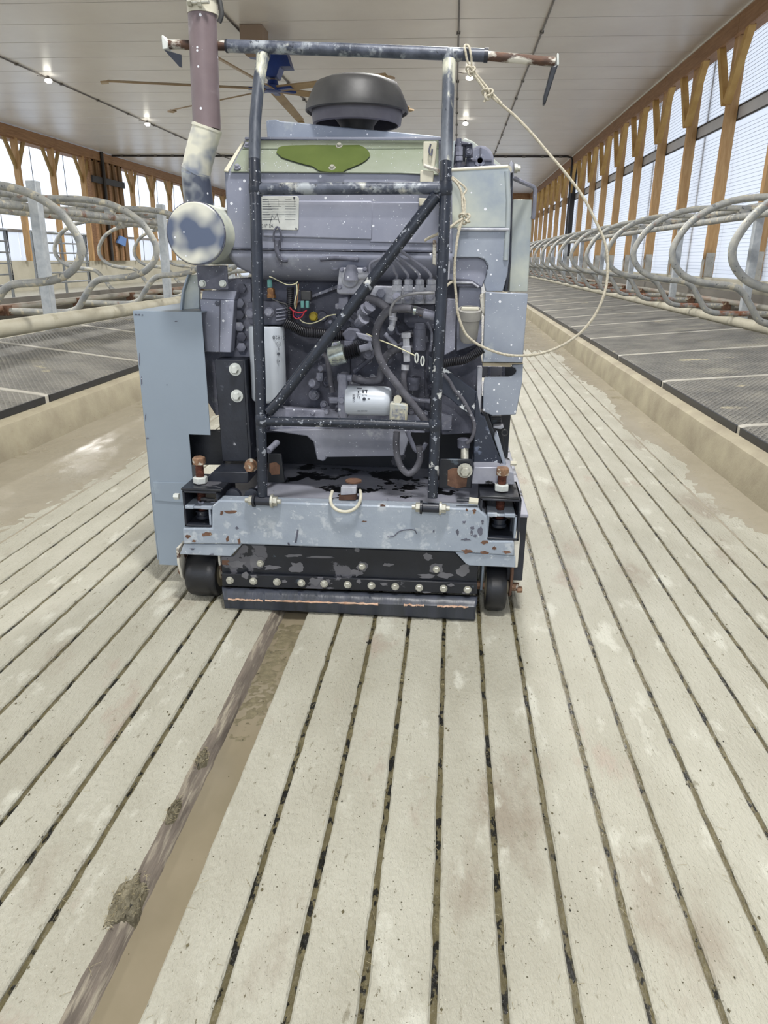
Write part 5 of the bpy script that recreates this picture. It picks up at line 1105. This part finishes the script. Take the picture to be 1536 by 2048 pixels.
rope([(940, 134, 2.60), (962, 160, 2.60), (980, 182, 2.60), (1004, 208, 2.59)], 2.4)
rope([(941, 137, 2.60), (934, 120, 2.595), (931, 103, 2.592), (929, 94, 2.598), (932, 90, 2.61), (938, 94, 2.60), (941, 106, 2.592), (943, 122, 2.596), (943, 136, 2.60)], 2.4)
def knot(px, py, Y, s):
    c = P(px, py, Y); pts = []
    for i in range(60):
        a_ = 2*pi*i/59; pts.append(c+Vector((sin(a_)+2*sin(2*a_), -(sin(3*a_))*.9, cos(a_)-2*cos(2*a_)))*s)
    MB().tube(pts, s*.62, n=8, caps=False).build('knot', ropem, rp)
knot(941, 141, 2.595, .0050); knot(975, 187, 2.59, .0058); knot(929, 436, 2.555, .0060)
rope([(973, 190, 2.59), (970, 200, 2.588), (968, 204, 2.588)], 2.2)
rope([(927, 432, 2.55), (925, 410, 2.56), (923, 385, 2.57), (915, 368, 2.58), (903, 357, 2.585)], 2.6)
rope([(929, 430, 2.55), (930, 405, 2.56), (927, 390, 2.57), (932, 378, 2.58), (915, 362, 2.585), (904, 354, 2.59)], 2.2)
rope([(925, 438, 2.55), (912, 446, 2.54), (898, 456, 2.53), (880, 466, 2.55), (858, 476, 2.58), (850, 481, 2.59)], 2.8)
rope([(931, 440, 2.55), (936, 444, 2.545), (940, 442, 2.545)], 2.6)
rope([(924, 442, 2.55), (918, 452, 2.545), (915, 459, 2.545)], 1.6)
rope([(907, 563, 2.56), (900, 566, 2.545), (893, 572, 2.54)], 2.6)

# ================================================================== mud clumps on the slot lip
def clump(px, py, sx, sy, label, seed):
    random.seed(seed); c = G(px, py); t = root('muck_clump', label, 'muck', (c.x, c.y, 0), 'clumps of muck on the lip of the open slot')
    vs = []; n_ = 34
    for i in range(n_):
        for j in range(n_):
            u, v = (i/(n_-1)-.5)*2, (j/(n_-1)-.5)*2; d = math.hypot(u, v)
            w = .75+.35*noise.noise((u*1.6+seed, v*1.6, 1))
            h = max(0, 1-(d/w)**2); z = (h*.012+.010*noise.noise((u*4, v*4, seed))*h**.4+.006*noise.noise((u*11, v*11, seed))) if h > .02 else -.06
            vs.append((c.x+u*sx, c.y+v*sy, z))
    MB().add(vs, [(i*n_+j, i*n_+j+1, (i+1)*n_+j+1, (i+1)*n_+j) for i in range(n_-1) for j in range(n_-1)]).build('muck_heap', mud_m, t)
    sb = MB()
    for i in range(int(90*sx/.05)):
        a_ = random.uniform(0, 2*pi); r_ = random.random()**.6; p = Vector((c.x+cos(a_)*r_*sx*.9, c.y+sin(a_)*r_*sy*.9, .004+.008*(1-r_)))
        d = Vector((random.gauss(0, 1), random.gauss(0, 1), random.gauss(0, .25))).normalized()*random.uniform(.004, .013)
        sb.tube([p-d*.5, p+d*.5], .0005, n=4)
    tag(sb.build('straw_bits', straw_m, t), kind='stuff')
clump(253, 1800, .042, .085, 'largest clump of straw and muck on the slot lip', 5)
clump(346, 1622, .018, .055, 'middle smaller clump of muck on the slot lip', 8)
clump(404, 1516, .020, .045, 'farthest flat clump of muck on the slot lip', 11)
# straw whiskers scattered in grooves and on strips
random.seed(4); sb = MB()
for i in range(420):
    y = .75+random.random()**1.3*2.6; x = XS+PITCHX*random.randint(-12, 8)+random.gauss(0, .014)
    if -.60 < x < -.485: continue
    p = Vector((x, y, .001)); d = Vector((random.gauss(0, 1), random.gauss(0, 1), 0)).normalized()*random.uniform(.004, .013)
    sb.tube([p-d, p+Vector((0, 0, .001)), p+d], .00035, n=4)
tag(sb.build('straw_whiskers', straw_m, floor), kind='stuff')
